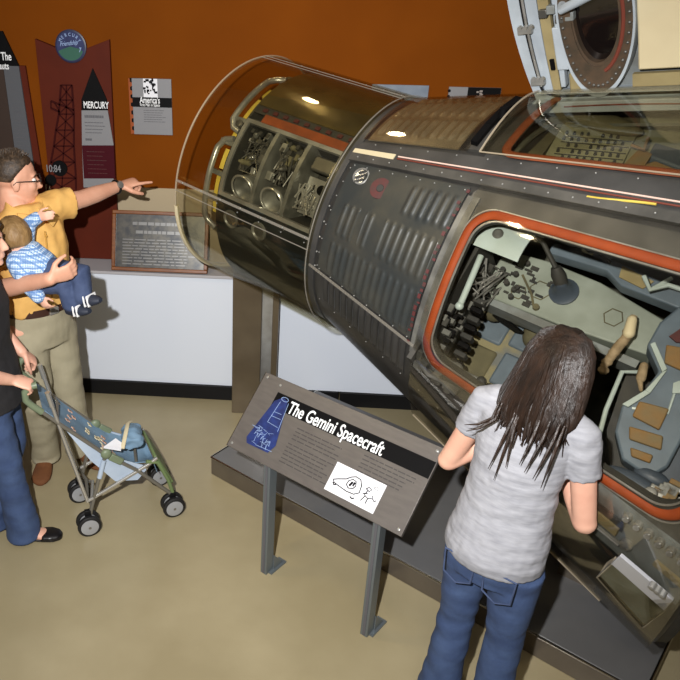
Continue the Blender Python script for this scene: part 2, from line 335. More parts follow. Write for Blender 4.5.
obj('dial_digits', text_mb('10:84', tp(46.5, 171)+NY*.0125, EX, EZ, .058, .72, .014), M['greyplac'], dd)

t = thing('exhibit_panel', (-1.70, WF, LZ), 'grey rocket shaped wall board with black tip at left edge of the orange wall', 'exhibit panel')
bk = MB().prism([(-1.86, WF, LZ+.004), (-1.50, WF, LZ+.004), (-1.56, WF, 1.985), (-1.86, WF, 1.985)], (0, -.02, 0)); obj('backing_board', bk, M['maroon'], t)
def ap(x, z): return Vec((x, WF-.022, z))
obj('placard', MB().prism([ap(-1.79, .86), ap(-1.545, .86), ap(-1.592, 1.985), ap(-1.79, 1.985)], NY*.012), M['greydark'], t)
obj('tip', MB().prism([ap(-1.79, 1.985), ap(-1.59, 1.985), ap(-1.662, 2.165), ap(-1.73, 2.165)], NY*.014), M['blackmatte'], t)
obj('side_stripe', MB().prism([ap(-1.79, .86)+NY*.012, ap(-1.66, .86)+NY*.012, ap(-1.68, 1.985)+NY*.012, ap(-1.79, 1.985)+NY*.012], NY*.006), mat('brown_stripe', (52, 36, 26), .6), t)
obj('title', text_mb('The', ap(-1.685, 2.015)+NY*.0145, EX, EZ, .06, .62, .014).join(text_mb('Astronauts', ap(-1.81+.012, 1.968)+NY*.019, EX, EZ, .052, .66, .012)), M['wlet'], t)
tx = MB(); textlines(tx, ap(-1.655, 1.76)+NY*.0125, EX, EZ, .07, 24, .024, .005, NY); obj('small_text', tx, M['mid'], t)

def poster(x0, x1, y0, y1, name, label):
    a, c = wp(x0, y0), wp(x1, y1); t = thing(name, (a+c)/2, label, 'poster'); return t, a.x, c.x, c.z, a.z
t, x0, x1, z0, z1 = poster(128.5, 173, 77.8, 134.8, 'wall_poster', 'grey poster with notched left edge and black title band, alone on the orange wall')
P = [(x1, WF, z0), (x1, WF, z1), (x0+.02, WF, z1)]
n = 9
for i in range(n):
    za = z1-(z1-z0)*i/n; zb = z1-(z1-z0)*(i+.5)/n; P += [(x0+.012, WF, za), (x0+.012, WF, zb), (x0+.02, WF, zb)] + ([(x0+.02, WF, z1-(z1-z0)*(i+1)/n)] if i < n-1 else [(x0+.02, WF, z0)])
obj('backing', MB().box(((x0+.03), WF-.004, (z0+z1)/2), (.06, .008, z1-z0)), M['blackmatte'], t)
obj('notched_edge', MB().prism([(x0, WF-.008, z1)] + sum([[(x0+.008+.012*(i % 2), WF-.008, z1-(z1-z0)*(i+k)/14) for k in (.1, .9)] for i in range(14)], []) + [(x0, WF-.008, z0)], (0, -.002, 0)), mat('notch_orange', (150, 70, 16), .7), t)
obj('sheet', MB().box(((x0+.02+x1)/2, WF-.008, (z0+z1)/2), (x1-x0-.02, .012, z1-z0)), M['greyplac'], t, bevel=.001)
zt = z1-(z1-z0)*.33; zb = z1-(z1-z0)*.50
obj('title_band', MB().box(((x0+.02+x1)/2, WF-.0155, (zt+zb)/2), (x1-x0-.02, .003, zt-zb)), M['blackmatte'], t)
tx = text_mb("America's", (x0+.062, WF-.0175, zb+.022), EX, EZ, .05, .58, .014).join(text_mb("First Man in Space", (x0+.062, WF-.0175, zb+.005), EX, EZ, .022, .7, .012))
obj('title', tx, M['wlet'], t)
px = MB().box((x0+.125, WF-.0155, (z1+zt)/2+.001), (.08, .003, z1-zt-.002)); ph = obj('photograph', px, M['card'], t)
pv = MB()
for i in range(26): pv.box((x0+.125+random.uniform(-.035, .035), WF-.0175-.0003*i/26, (z1+zt)/2+random.uniform(-.03, .045)), (random.uniform(.006, .02), .0015, random.uniform(.006, .018)))
obj('photograph_shapes', pv, M['ink'], ph, smooth=False)
tx = MB(); textlines(tx, Vec((x0+.08, WF-.0145, zb-.018)), EX, EZ, .13, 6, .0125, .0028, NY); obj('body_text', tx, M['mid'], t)

t, x0, x1, z0, z1 = poster(372, 424, 84, 125, 'wall_poster', 'pale grey blue poster above the spacecraft nose, showing a tiny distant launch')
obj('sheet', MB().box(((x0+x1)/2, WF-.006, (z0+z1)/2), (x1-x0, .012, z1-z0)), mat('sky_print', (104, 116, 132), .5, 0, (128, 138, 150), 9, 4), t)
pv = MB()
for i, x in enumerate((-.012, .004, .022)): pv.box(((x0+x1)/2+x, WF-.0135, z1-.085+.006*i), (.008, .003, .035-.005*i))
obj('rocket_print', pv, M['ink'], t, smooth=False)
t, x0, x1, z0, z1 = poster(449, 495, 86.5, 125, 'wall_poster', 'poster half grey, half black with astronaut picture, beside the open hatch door')
obj('sheet', MB().box(((x0+x1)/2, WF-.006, (z0+z1)/2), (x1-x0, .012, z1-z0)), M['greyplac'], t)
pp = obj('picture', MB().box((x0+.36*(x1-x0)+.32*(x1-x0), WF-.0135, (z0+z1)/2), (.63*(x1-x0), .003, z1-z0)), M['blackmatte'], t)
pv = MB()
for i in range(30): 
    a = random.uniform(0, 6.28); r = random.uniform(0, .035); pv.box((x0+.165+r*cos(a), WF-.0155-.0003*i/30, z1-.05+r*sin(a)), (.012, .0015, .009))
obj('picture_figure', pv, [mat('picture_grey', (150, 140, 132), .6)], pp, smooth=False)
nt = MB()
for i in range(4): nt.lathe((x0+.002, WF-.012, z1-.02-.03*i), NY, [(0, .008), (.003, .008)], 12)
obj('edge_marks', nt, M['ink'], t)

# plaque leaning on the ledge
bl, br = atz(112, 268.5, LZ+.012), atz(207.5, 272.5, LZ+.012); bl.z = br.z = LZ+.003
X = (br-bl).normalized(); lean = (Vec((0, .12, .335))).normalized(); Nn = X.cross(lean)
w, h = (br-bl).length, .356
t = thing('plaque', (bl+br)/2, 'dark metal plaque of engraved text in wooden frame leaning on the ledge', 'plaque')
fr = MB()
for o, sz in ((X*(w/2)+lean*.011, (w, .022, .025)), (X*(w/2)+lean*(h-.011), (w, .022, .025)), (X*.011+lean*(h/2), (.022, h-.044, .025)), (X*(w-.011)+lean*(h/2), (.022, h-.044, .025))): fr.box(bl+o+Nn*.0125, sz, (X, lean, Nn))
obj('frame', fr, M['wood'], t, bevel=.004)
pl_ = obj('plate', MB().box(bl+X*(w/2)+lean*(h/2)+Nn*.008, (w-.04, h-.04, .012), (X, lean, Nn)), M['slate'], t)
tx = MB(); textlines(tx, bl+X*.12+lean*(h-.075)+Nn*.0145, X, lean, w-.24, 1, .05, .018, Nn, .1); obj('engraved_heading', tx, M['slatetext'], pl_, smooth=False); tx = MB(); textlines(tx, bl+X*.14+lean*(h-.125)+Nn*.0145, X, lean, w-.28, 1, .05, .018, Nn, .1); obj('engraved_heading', tx, M['slatetext'], pl_, smooth=False); tx = MB(); textlines(tx, bl+X*.06+lean*(h-.17)+Nn*.0145, X, lean, w-.12, 9, .018, .006, Nn, .15)
obj('engraving', tx, M['slatetext'], pl_, smooth=False)
for k in (.05, w-.05): obj('foot', MB().box(bl+X*k+Vec((0, .05, .006)), (.03, .05, .014)), M['black'], t)

# ------------------------------------------------------------------ spacecraft
P0 = Vec((.402, 3.544, 1.418)); TH = -.135; AZ = radians(-36.8)
A = Vec((cos(TH)*cos(AZ), cos(TH)*sin(AZ), sin(TH)))
E1 = Vec((sin(AZ), -cos(AZ), 0)).normalized(); E1 = E1 if E1.y < 0 else -E1
E2 = E1.cross(A); E2 = E2 if E2.z > 0 else -E2
SL = .284
def RR(s): return .545+max(s, 0)*SL
def Nrm(th): return E1*sin(radians(th))+E2*cos(radians(th))
def C(s, th, off=0): return P0+A*s+Nrm(th)*(RR(s)+off)
TC = 47
U = Nrm(TC); V = Nrm(TC+90)
def S(s, u, v): return P0+A*s+U*u+V*v
def pu(x, y, u): return onpl(x, y, P0+U*u, U)
def smooth_shell(fn, n=1): pass
# platform
dv = Vec((.8, -.6, 0)); bv = Vec((.6, .8, 0))
c0 = Vec((-.406, 3.34, 0)); PLW, PLD, PLH = 2.21, .97, .115
t = thing('display_platform', c0+dv*PLW/2+bv*PLD/2, 'low dark steel platform on the floor under the spacecraft', 'platform')
mid_ = c0+dv*PLW/2+bv*PLD/2
obj('plinth', MB().box(mid_+EZ*(PLH-.012)/2, (PLW, PLD, PLH-.012), (dv, bv, EZ)), M['steel'], t, bevel=.004)
obj('top_sheet', MB().box(mid_+EZ*(PLH-.006), (PLW-.012, PLD-.012, .012), (dv, bv, EZ)), M['steel_dark'], t, bevel=.002)
eg = MB()
q0, q1, q2, q3 = [c0+dv*(PLW*a)+bv*(PLD*c)+EZ*(PLH-.004) for a, c in ((0, 0), (1, 0), (1, 1), (0, 1))]
eg.tube([q0, q1], .0055, 8).tube([q1, q2], .0055, 8).tube([q0, q3], .0055, 8)
obj('edge_trim', eg, M['edge'], t)
# pillar
t = thing('support_pillar', (-.215, 4.045, 0), 'square steel pillar carrying the spacecraft nose, before the white low wall', 'pillar')
PT = .93
obj('column', MB().box((-.267, 4.045, PT/2), (.17, .13, PT)), M['pillar'], t, bevel=.003)
obj('column_flange', MB().box((-.1, 4.045, PT/2), (.036, .13, PT)), M['pillar'], t, bevel=.003)
obj('web', MB().box((-.15, 4.06, PT/2), (.066, .05, PT)), M['silver'], t)
obj('saddle', MB().box((-.217, 4.045, PT+.006), (.27, .13, .012)), M['steel'], t)

ship = thing('spacecraft', P0+A*1.6-EZ*(P0+A*1.6).z+EZ*PLH, 'large dark metal cone shaped spacecraft with open orange edged hatch under clear covers', 'spacecraft')
def part(name, mb, m, parent=None, **k): return obj(name, mb, M[m] if isinstance(m, str) else m, parent or ship, **k)
def patch(s0, s1, t0, t1, off=0, th=.006, ns=None, nt_=None, fn=None, keep=None):
    ns = ns or max(2, int((s1-s0)/.05)); nt_ = nt_ or max(2, int((t1-t0)/4))
    f = fn or (lambda s, t, o: C(s, t, off+o))
    return MB().shell(f, frange(s0, s1, ns), frange(t0, t1, nt_), th, keep=keep)
def strap(s0, s1, t0, off, w, h, n=40, t1=None):
    b = MB(); pts = [C(s, t0+(0 if t1 is None else (t1-t0)*(s-s0)/(s1-s0)), off) for s in frange(s0, s1, n)]
    for i in range(n):
        p, q = pts[i], pts[i+1]; d = (q-p); l = d.length; d.normalize(); N = Nrm(t0); N = (N-d*N.dot(d)).normalized()
        b.box((p+q)/2, (l*1.01, w, h), (d, N.cross(d), N))
    return b
def bolts(b, s0, s1, t0, off, n, r=.005, t1=None):
    for i in range(n+1):
        s = s0+(s1-s0)*i/n; th = t0 if t1 is None else t0+(t1-t0)*i/n
        b.ell(C(s, th, off-.001), (r*.62,)*3, nu=8, nv=6)
    return b
# nose section
part('nose_upper_skin', patch(-.58, -.02, -100, 36.5, ns=12, nt_=44), 'brass')
part('nose_lower_panel', patch(-.58, -.02, 85.5, 260, ns=12, nt_=56), mat('black_panel', (40, 42, 42), .5, 0, (28, 30, 30), 6, 5, spec=.2))
part('dark_slot_strip', patch(-.575, -.02, 36.5, 41, -.006, ns=12), 'cabdark')
rm = MB()
for i in range(9): rm.box(C(-.52+i*.06, 38.8, -.002), (.024, .018, .006), (A, Nrm(128.8), Nrm(38.8)))
part('red_label', rm, 'redmark')
part('insulation_strip', patch(-.50, -.02, 41, 45.5, .004, ns=10), 'strip')
bayf = patch(-.58, -.02, 45.5, 85.5, 0, .02, fn=None, ns=28, nt_=20, keep=lambda s, t: not (-.555 < s < -.045 and 48 < t < 83.5)); part('bay_frame', bayf, 'silver')
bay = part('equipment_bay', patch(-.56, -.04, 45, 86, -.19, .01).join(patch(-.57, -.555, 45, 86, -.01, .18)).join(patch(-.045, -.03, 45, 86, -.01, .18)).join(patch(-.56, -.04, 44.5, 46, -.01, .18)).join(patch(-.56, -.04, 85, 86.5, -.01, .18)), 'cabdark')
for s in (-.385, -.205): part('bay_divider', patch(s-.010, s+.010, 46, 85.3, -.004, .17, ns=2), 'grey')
def nax(th): return Nrm(th), A, Nrm(th+90)
for k, sc in enumerate((-.465, -.29)):
    N, a_, tn = nax(74)
    b = MB().lathe(C(sc, 74.5, -.12), N*.9+tn*.45, [(0, .03), (.02, .042), (.05, .056), (.085, .064), (.092, .060), (.088, .054), (.05, .042), (.02, .030), (.02, .0)], 30)
    nz = part('thruster_nozzle', b, 'grey')
    part('nozzle_throat', MB().lathe(C(sc, 74.5, -.12)+(N*.9+tn*.45).normalized()*.031, N*.9+tn*.45, [(0, .027), (.004, .026), (.006, .016), (.012, .012), (.012, .0)], 20), 'cabdark', nz)
    b = MB().lathe(C(sc+.01, 60, -.12), tn, [(-.05, .02), (-.03, .03), (.03, .034), (.06, .026), (.09, .03)], 18)
    for j in range(5): b.tube([C(sc-.06+.028*j, 50+random.random()*4, -.03-.03*random.random()), C(sc-.05+.025*j, 56, -.02-.04*random.random()), C(sc-.06+.03*j, 63+5*random.random(), -.05)], .0045, 7)
    vb = part('valve_assembly', b, 'rail')
    b = MB()
    for j in range(7): b.box(C(sc-.065+.022*j, 50+4*(j % 2), -.03), (.016, .02, .02), (A, Nrm(142), Nrm(52)))
    part('connector', b, 'cabdark', vb)
    b = MB()
    for j in range(6): 
        q = [C(sc+random.uniform(-.07, .07), random.uniform(50, 72), random.uniform(-.05, -.02)) for _ in range(4)]; b.tube(q, .003, 6)
    part('wiring', b, 'rail', vb)
for k, (sa, sb) in enumerate(((-.545, -.40), (-.37, -.22))):
    for j in range(22):
        sc, th = random.uniform(sa+.012, sb-.012), random.uniform(49, 71); N = Nrm(th); dpt = random.uniform(-.10, -.03)
        if j % 3 == 0: bb = MB().lathe(C(sc, th, dpt), N*.8+A*random.uniform(-.5, .5)+Nrm(th+90)*random.uniform(-.5, .5), [(-.03, .006), (-.028, .013), (.02, .013), (.024, .009), (.035, .006)], 12)
        else: bb = MB().box(C(sc, th, dpt), (random.uniform(.015, .035), random.uniform(.015, .045), random.uniform(.02, .05)), (A, Nrm(th+90), N))
        part('fitting', bb, ('grey', 'cabdark', 'rail', 'olive', 'silver')[j % 5], bay, bevel=.002)
    part('nozzle_rim', MB().tube([C((sa+sb)/2, 74.5, -.12)+(Nrm(74)*.9+Nrm(164)*.45).normalized()*.094+A*(.062*cos(a))+(Nrm(164)*.9-Nrm(74)*.45).normalized()*(.062*sin(a)) for a in [2*pi*i/28 for i in range(28)]], .006, 8, closed=True), 'silver', bay)
b = MB().prism([C(-.17, 60, -.07), C(-.06, 60, -.07), C(-.06, 80, -.07), C(-.17, 80, -.07)], Nrm(70)*-.02); pt_ = part('mounting_plate', b, 'silver')
part('plate_hole', MB().lathe(C(-.085, 65, -.069), Nrm(66), [(0, .022), (.004, .022)], 20), 'blackmatte', pt_)
b = MB()
for j in range(14): b.tube([C(-.18+random.uniform(0, .1), random.uniform(64, 80), random.uniform(-.06, -.03)) for _ in range(3)], .0045, 7)
part('foil_lines', b, 'silver')
b = MB().prism([C(-.18, 49, -.05), C(-.06, 49, -.05), C(-.06, 57, -.05), C(-.18, 57, -.05)], Nrm(52)*-.03); part('cover_plate', b, 'rail', bevel=.008)
for s, th in ((-.484, 95.2), (-.309, 94.8)):
    lp = part('thruster_port', MB().lathe(C(s, th, -.002), Nrm(th), [(0, .044), (.008, .044), (.010, .036), (.004, .030), (.003, .012)], 24), 'grey')
    part('port_core', MB().lathe(C(s, th, .003), Nrm(th), [(0, .027), (.002, .027), (.003, .014), (.006, .008)], 18), 'rail', lp)
# front face and tubular ring
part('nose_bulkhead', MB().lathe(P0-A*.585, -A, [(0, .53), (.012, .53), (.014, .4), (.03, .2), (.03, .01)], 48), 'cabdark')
def cpt_(s, th, r): return P0+A*s+Nrm(th)*r
ring = part('handling_ring', MB().tube([cpt_(-.605, 106, .53), cpt_(-.655, 103, .53)]+[cpt_(-.67, th, .53) for th in range(100, 61, -3)]+[cpt_(-.645, 59, .53), cpt_(-.60, 57.5, .53)], .015, 12)
     .tube([cpt_(-.60, 53, .52), cpt_(-.64, 52, .525)]+[cpt_(-.665, th, .53) for th in range(48, 16, -3)]+[cpt_(-.64, 14, .53), cpt_(-.60, 12, .53)], .015, 12), 'silver')
for a0, a1 in ((63, 74), (78, 88), (91, 99), (20, 27), (30, 44), (50, 57)):
    part('yellow_pad', MB().shell(lambda s, th, o: cpt_(s, th, .5+o), frange(-.645, -.588, 3), frange(a0, a1, 5), .05), 'yellow', ring)
for a0 in (76, 60, 47, 89.5):
    part('bracket', MB().box(cpt_(-.63, a0, .515), (.085, .022, .03), (A, Nrm(a0+90), Nrm(a0))), 'grey', ring)
part('ring_knob', MB().lathe(cpt_(-.60, 50, .535), Nrm(50), [(0, .018), (.02, .018), (.022, .012)], 16), 'rail', ring)
b = MB()
for th in range(-60, 12, 9): b.box(cpt_(-.625, th, .49), (.07, .03, .05), (A, Nrm(th+90), Nrm(th)))
b.tube([cpt_(-.65, th, .5) for th in range(-70, 14, 4)], .014, 8)
part('far_ring_fitting', b, 'olive', ring)
# nose cover of clear acrylic
part('nose_cover', patch(-.83, .0, -180, 180, .03, .006, ns=16, nt_=90), 'plexi2')
b = MB().tube([C(-.83, th, .028) for th in range(0, 360, 3)], .005, 8, closed=True); part('cover_rim', b, 'plexedge')
b = MB().tube([C(-.83, th, .025) for th in range(100, 200, 3)], .012, 8); part('cover_lower_lip', b, 'cream')
b = MB()
for s in frange(-.82, -.02, 24): pass
for th, w__ in ((86.3, .012), (91.2, .004), (1.5, .004), (5, .003)): part('cover_joint', strap(-.825, -.01, th, .034, w__, .003), 'plexline')
b = MB(); bolts(b, -.78, -.03, 86.3, .038, 6, .006); bolts(b, -.78, -.03, 1.5, .036, 8, .004); bolts(b, -.55, -.03, 88.6, .036, 4, .005); part('cover_bolts', b, 'bolt')
b = MB()
b.tube([C(-.008, th, .034) for th in range(0, 360, 4)], .003, 6, closed=True)
part('cover_ring_joint', b, 'plexline')
# cone skin with two hatch openings
HS0, HS1, HT0, HT1 = .64, 1.72, 50., 104.
FS0, FS1, FT0, FT1 = .60, 1.71, -5., 38.5
SE = 1.78
us = sorted(set([round(x, 4) for x in frange(0, SE, 40)]+[HS0, HS1, FS0, FS1])); vs_ = sorted(set(frange(-180, 180, 90)+[HT0, HT1, FT0, FT1]))
cone = MB().shell(lambda s, t, o: C(s, t, o), us, vs_, .01, keep=lambda s, t: not (HS0 < s < HS1 and HT0 < t < HT1) and not (FS0 < s < FS1 and FT0 < t < FT1))
part('conical_skin', cone, 'hulldark')
part('heat_shield', MB().lathe(P0+A*SE, A, [(0, RR(SE)-.004), (.03, RR(SE)-.02), (.07, .8), (.1, .4), (.11, .01)], 64), 'cabdark')
part('joint_ring', patch(-.035, .02, -180, 180, .006, .02, ns=2, nt_=90), 'hull')
# corrugated shingle panel (rows of louvres pressed into the sheet)
rows = [(52.5, 63.5, .38, .6), (66, 80, .10, .60), (82, 97.5, .095, .60)]
def louv(s, t):
    h = 0
    for (a, c, s0, s1) in rows:
        if a < t < c and s0 < s < s1:
            e = min(1, (t-a)/1.6, (c-t)/1.6); wv = .5-.5*cos(2*pi*(s-s0)/.0375)
            gap = 1
            if a == 66 and (.20 < s < .235 or .29 < s < .34): gap = 0
            h = max(h, .0065*e*wv**1.4*gap)
    return h
part('corrugated_panel', patch(.05, .615, 49.5, 98, fn=lambda s, t, o: C(s, t, .006+o+(louv(s, t) if o == 0 else 0)), ns=165, nt_=120), 'corr')
b = MB()
def louv2(s, t): return .010*max(0, min(1, (t-99.5)/1.5, (114-t)/1.5))*(.5-.5*cos(2*pi*s/.04))
part('lower_corrugated_panel', patch(.1, .60, 99, 115, fn=lambda s, t, o: C(s, t, .004+o+(louv2(s, t) if o == 0 else 0)), ns=130, nt_=40), 'hulldark')
def louv3(s, t):
    h = 0
    for a, c in ((-28, 1), (4, 20), (22, 34)):
        if a < t < c: h = .012*min(1, (t-a)/2, (c-t)/2)*(.5-.5*cos(2*pi*s/.042))
    return h
part('upper_corrugated_panel', patch(.04, .47, -32, 37, fn=lambda s, t, o: C(s, t, .006+o+(louv3(s, t) if o == 0 else 0)), ns=120, nt_=90), 'corrbr')
part('upper_panel_cover', patch(.03, .52, -40, 38.5, .028, .004, ns=10, nt_=30), 'plexi')
part('viewport', MB().lathe(C(.125, 54.5, .006), Nrm(54.5), [(0, .036), (.008, .036), (.010, .030), (.004, .028), (.004, .0)], 26), 'silver')
b = MB(); 
for i in range(3): b.box(C(.125, 52.6+1.9*i, .0135), (.05-.012*abs(i-1), .008, .005), (A*.8+Nrm(144)*-.6, (A*.6+Nrm(144)*.8), Nrm(54.5)))
part('viewport_bars', b, 'cabdark')
rd = part('red_disc', MB().lathe(C(.245, 57, .004), Nrm(57), [(0, .043), (.007, .043), (.008, .03), (.008, 0)], 26), 'redmark')
part('disc_hub', MB().lathe(C(.245, 57, .0125), Nrm(57), [(0, .016), (.003, .014)], 18), 'cabdark', rd)
b = MB(); bolts(b, .06, .6, 50.5, .008, 8, .005); bolts(b, .045, .045, 52, .008, 7, .005, 97); bolts(b, .06, .6, 98, .008, 7, .005); bolts(b, .03, .03, 70, .008, 4, .007, 98); bolts(b, .06, .9, 115.5, .008, 8, .004)
part('panel_bolts', b, 'bolt')
# centre spine between the two hatches
part('spine_rail', strap(.02, 1.76, 47.3, .012, .035, .02), 'rail')
part('spine_ridge', patch(.02, 1.76, 39.2, 46.2, .012, .012, ns=30, nt_=4), 'hull')
part('cream_tape', patch(.015, .23, 43.2, 46.2, .018, .005, ns=6, nt_=2), 'cream')
b = MB().tube([C(s, 44.2-.0*s, .022) for s in frange(.25, 1.76, 30)], .003, 8); part('pale_cable', b, 'pink')
b = MB().tube([C(s, 45.0, .02) for s in frange(.25, 1.76, 30)], .003, 8); part('red_cable', b, 'cablered')
b = MB().tube([C(s, 45.9+.5*sin(s*14), .02) for s in frange(1.02, 1.22, 20)], .004, 8); part('yellow_cord', b, 'yellow')
b = MB(); bolts(b, .06, 1.9, 47.3, .024, 22, .0055); bolts(b, .1, 1.9, 39.9, .014, 14, .005); part('spine_bolts', b, 'bolt')
part('lower_strap', strap(.0, .66, 98.8, .016, .01, .006), 'plexline')
# hatch: frame, seal, sill
def hatch_pt(u, v):
    s = .69+u*(1.675-.69); tb = 99.8-5.4*max(0, (s-.75)); tt = 55.0+.5*(s-.7)
    return s, tt+v*(tb-tt)
def rrect(ins, n=10):
    pts = []; ru, rv = .09, .15
    for cu_, cv, a0 in ((ru, rv, 180), (1-ru, rv, 270), (1-ru, 1-rv, 0), (ru, 1-rv, 90)):
        for i in range(n+1):
            a = radians(a0+90*i/n); pts.append((cu_+ru*cos(a), cv+rv*sin(a)))
    out = []; N = len(pts)
    dense = []
    for i in range(N):
        p, q = pts[i], pts[(i+1) % N]; k = max(1, int(hypot((q[0]-p[0])*1.07, (q[1]-p[1])*.65)/.03))
        dense += [(p[0]+(q[0]-p[0])*j/k, p[1]+(q[1]-p[1])*j/k) for j in range(k)]
    for u, v in dense: out.append((u+(u-.5)*2*ins/.985, v+(v-.5)*2*ins/.62))
    return out
def outer_rect(u, v):   # push a loop point to the frame's rectangular border
    s, t = hatch_pt(u, v); return s, t
base_ = rrect(0)
fr = MB(); n = len(base_); vs2 = []
for (u, v) in base_:
    s, t = hatch_pt(u, v); d = max(abs(u-.5), abs(v-.5)); k = .5/d
    u2, v2 = .5+(u-.5)*k, .5+(v-.5)*k
    s2 = HS0-.004+(HS1-HS0+.008)*u2; t2 = HT0-.4+(HT1-HT0+.8)*v2
    vs2 += [C(s, t, .006), C(s2, t2, .006), C(s2, t2, -.008), C(s, t, -.02)]
fs = []
for i in range(n):
    j = (i+1) % n
    for k in range(4): fs.append((i*4+k, i*4+(k+1) % 4, j*4+(k+1) % 4, j*4+k))
fr.add(vs2, fs); part('hatch_frame', fr, 'rail', smooth=True)
part('front_frame_strip', patch(.625, .675, 52, 102, .010, .006, ns=3, nt_=20), 'grey')
b = MB()
for i in range(26): 
    th = 51+i*1.9; 
    if random.random() < .8: b.box(C(.612+random.uniform(-.006, .006), th, .014), (.012, random.uniform(.006, .02), .003), (A, Nrm(th+90), Nrm(th)))
part('red_stencil', b, 'redmark')
sl = MB().tube([C(*hatch_pt(u, v), .012) for u, v in rrect(-.004)], .0165, 10, closed=True, sq=.6); part('hatch_seal', sl, 'seal')
sl = MB().tube([C(*hatch_pt(u, v), .004) for u, v in rrect(-.022)], .004, 6, closed=True); sl.tube([C(*hatch_pt(u, v), .012) for u, v in rrect(.013)], .003, 6, closed=True); part('seal_retainer', sl, 'silver')
b = MB(); n2 = [C(*hatch_pt(u, v), -.01) for u, v in rrect(-.02)]; n3 = [C(*hatch_pt(u, v), -.035) for u, v in rrect(-.02)]
nn_ = len(n2); n4 = [C(*hatch_pt(u, v), -.035) for u, v in rrect(-.005)]; n5 = [C(*hatch_pt(u, v), -.01) for u, v in rrect(-.005)]
b.add(n2+n3+n4+n5, [(k*nn_+i, k*nn_+(i+1) % nn_, ((k+1) % 4)*nn_+(i+1) % nn_, ((k+1) % 4)*nn_+i) for k in range(4) for i in range(nn_)]); part('hatch_sill', b, 'cabdark')
# latch hardware under the seal
b = MB()
for s, th, sz in ((.70, 102.5, (.05, .03, .03)), (.78, 102.4, (.03, .04, .025)), (.85, 102.2, (.06, .02, .02)), (.68, 99.6, (.03, .03, .02))): b.box(C(s, th, .02), sz, (A, Nrm(th+90), Nrm(th)))
for i in range(4): b.lathe(C(.69+.05*i, 103.2, .012), Nrm(103), [(0, .014), (.02, .014), (.022, .008)], 12)
b.tube([C(.69, 101.5, .03), C(.75, 102.5, .035), C(.82, 101.6, .03), C(.88, 102.2, .03)], .008, 8)
part('latch_hardware', b, 'grey')
part('pale_label_strip', patch(.93, 1.12, 101.4, 102.8, .012, .003, ns=5, nt_=2), 'tanpad')
# side equipment bay below the hatch
part('service_panel', patch(1.40, 1.76, 97.6, 109.5, .012, .012, ns=10, nt_=6), 'doorgrey')
b = MB()
for i in range(6): b.lathe(C(1.545+i*.034, 98.9, .014), Nrm(99), [(0, .013), (.016, .013), (.018, .009), (.026, .009)], 12)
part('service_fastener', b, 'silver')
b = MB()
b.join(strap(1.42, 1.54, 103.6, .022, .035, .012, 6)); b.join(strap(1.66, 1.76, 103.4, .022, .02, .012, 6)); part('pale_cover_strip', b, 'tanpad')
part('access_window', patch(1.43, 1.55, 101.0, 103.2, .02, .006, ns=4, nt_=3), 'cabdark')
bb = MB(); bb.tube([C(1.43, 105.6, .03), C(1.56, 105.4, .03)], .008, 8); bb.lathe(C(1.575, 104.8, .014), Nrm(105), [(0, .02), (.015, .02), (.017, .012)], 14); part('service_latch', bb, 'silver')
# hinged-down tray of the lower bay
tN = Nrm(117); tP = C(1.65, 117, .05)
def tq(x, y, d=0): return onpl(x, y, tP+tN*d, tN)
M['tray_metal'] = mat('bright_tray_metal', (214, 216, 222), .18, .35)
tray = part('access_tray', MB().prism([tq(620, 556), tq(673, 601), tq(664, 611), tq(611, 564)], tN*-.012), 'tray_metal', bevel=.002)
fl = [tq(611, 564), tq(664, 611), tq(642, 627, .03), tq(597, 577, .03)]
part('tray_floor', MB().prism(fl, tN*-.004), 'plexi2', tray)
part('tray_liner', MB().prism([p-tN*.012 for p in fl], tN*-.003), 'doorgrey', tray)
for k in (0, 1): part('tray_side', MB().prism([fl[k], fl[3-k], fl[3-k]+tN*.0+(fl[k]-fl[3-k])*.15-tN*.05, fl[k]-tN*.03], (fl[1]-fl[0]).normalized()*.004), 'plexedge', tray)
part('tray_edge', MB().tube([fl[0], fl[3], fl[2], fl[1]], .003, 6), 'edge', tray)
for k in range(3):
    part('tray_hinge', MB().lathe(tq(654+5*k, 583+4*k, .0), tN, [(0, .010), (.02, .010), (.022, .005)], 10), 'silver', tray)
# clear cover over hatch and flank
part('hatch_cover', patch(.66, 1.765, 49, 131, .042, .005, ns=20, nt_=24), 'plexi')
b = MB().tube([C(s, 131, .04) for s in frange(.66, 1.58, 20)], .004, 6); part('hatch_cover_edge', b, 'plexedge')

# ---- cabin interior
def inner(s, t, o): return C(s, t, -.10+o)
us2 = sorted(set(frange(.62, 1.75, 30)+[.64, 1.70])); vs3 = sorted(set(frange(-180, 180, 72)+[50., 104., -6., 38.]))
cab = part('cabin_liner', MB().shell(inner, us2, vs3, .012, keep=lambda s, t: not (.64 < s < 1.70 and (50 < t < 104 or -6 < t < 38))), 'cabin')
part('cabin_bulkhead', MB().lathe(P0+A*.62, A, [(0, .60), (.012, .60), (.013, 0)], 40), 'cabdark')
part('rear_bulkhead', MB().lathe(P0+A*1.735, A, [(0, .92), (.012, .92), (.013, 0)], 40), 'cabdark')
con = part('centre_console', MB().prism([S(*p) for p in ((.685, .25, .015), (.86, .25, -.005), (1.07, .25, .0), (1.34, .25, .05), (1.34, .25, .19), (1.02, .25, .215), (.69, .25, .225))], U*-.22), 'console', bevel=.006)
b = MB()
for i in range(26):
    s, v = random.uniform(.72, .93), random.uniform(.03, .2)
    b.box(S(s, .253, v), (random.choice((.012, .02, .03)), random.choice((.008, .016)), .010), (A, V, U))
for i in range(8): b.lathe(S(random.uniform(.72, .93), .25, random.uniform(.03, .2)), U, [(0, .012), (.02, .01)], 10)
part('console_switch', b, 'cabdark', con)
b = MB()
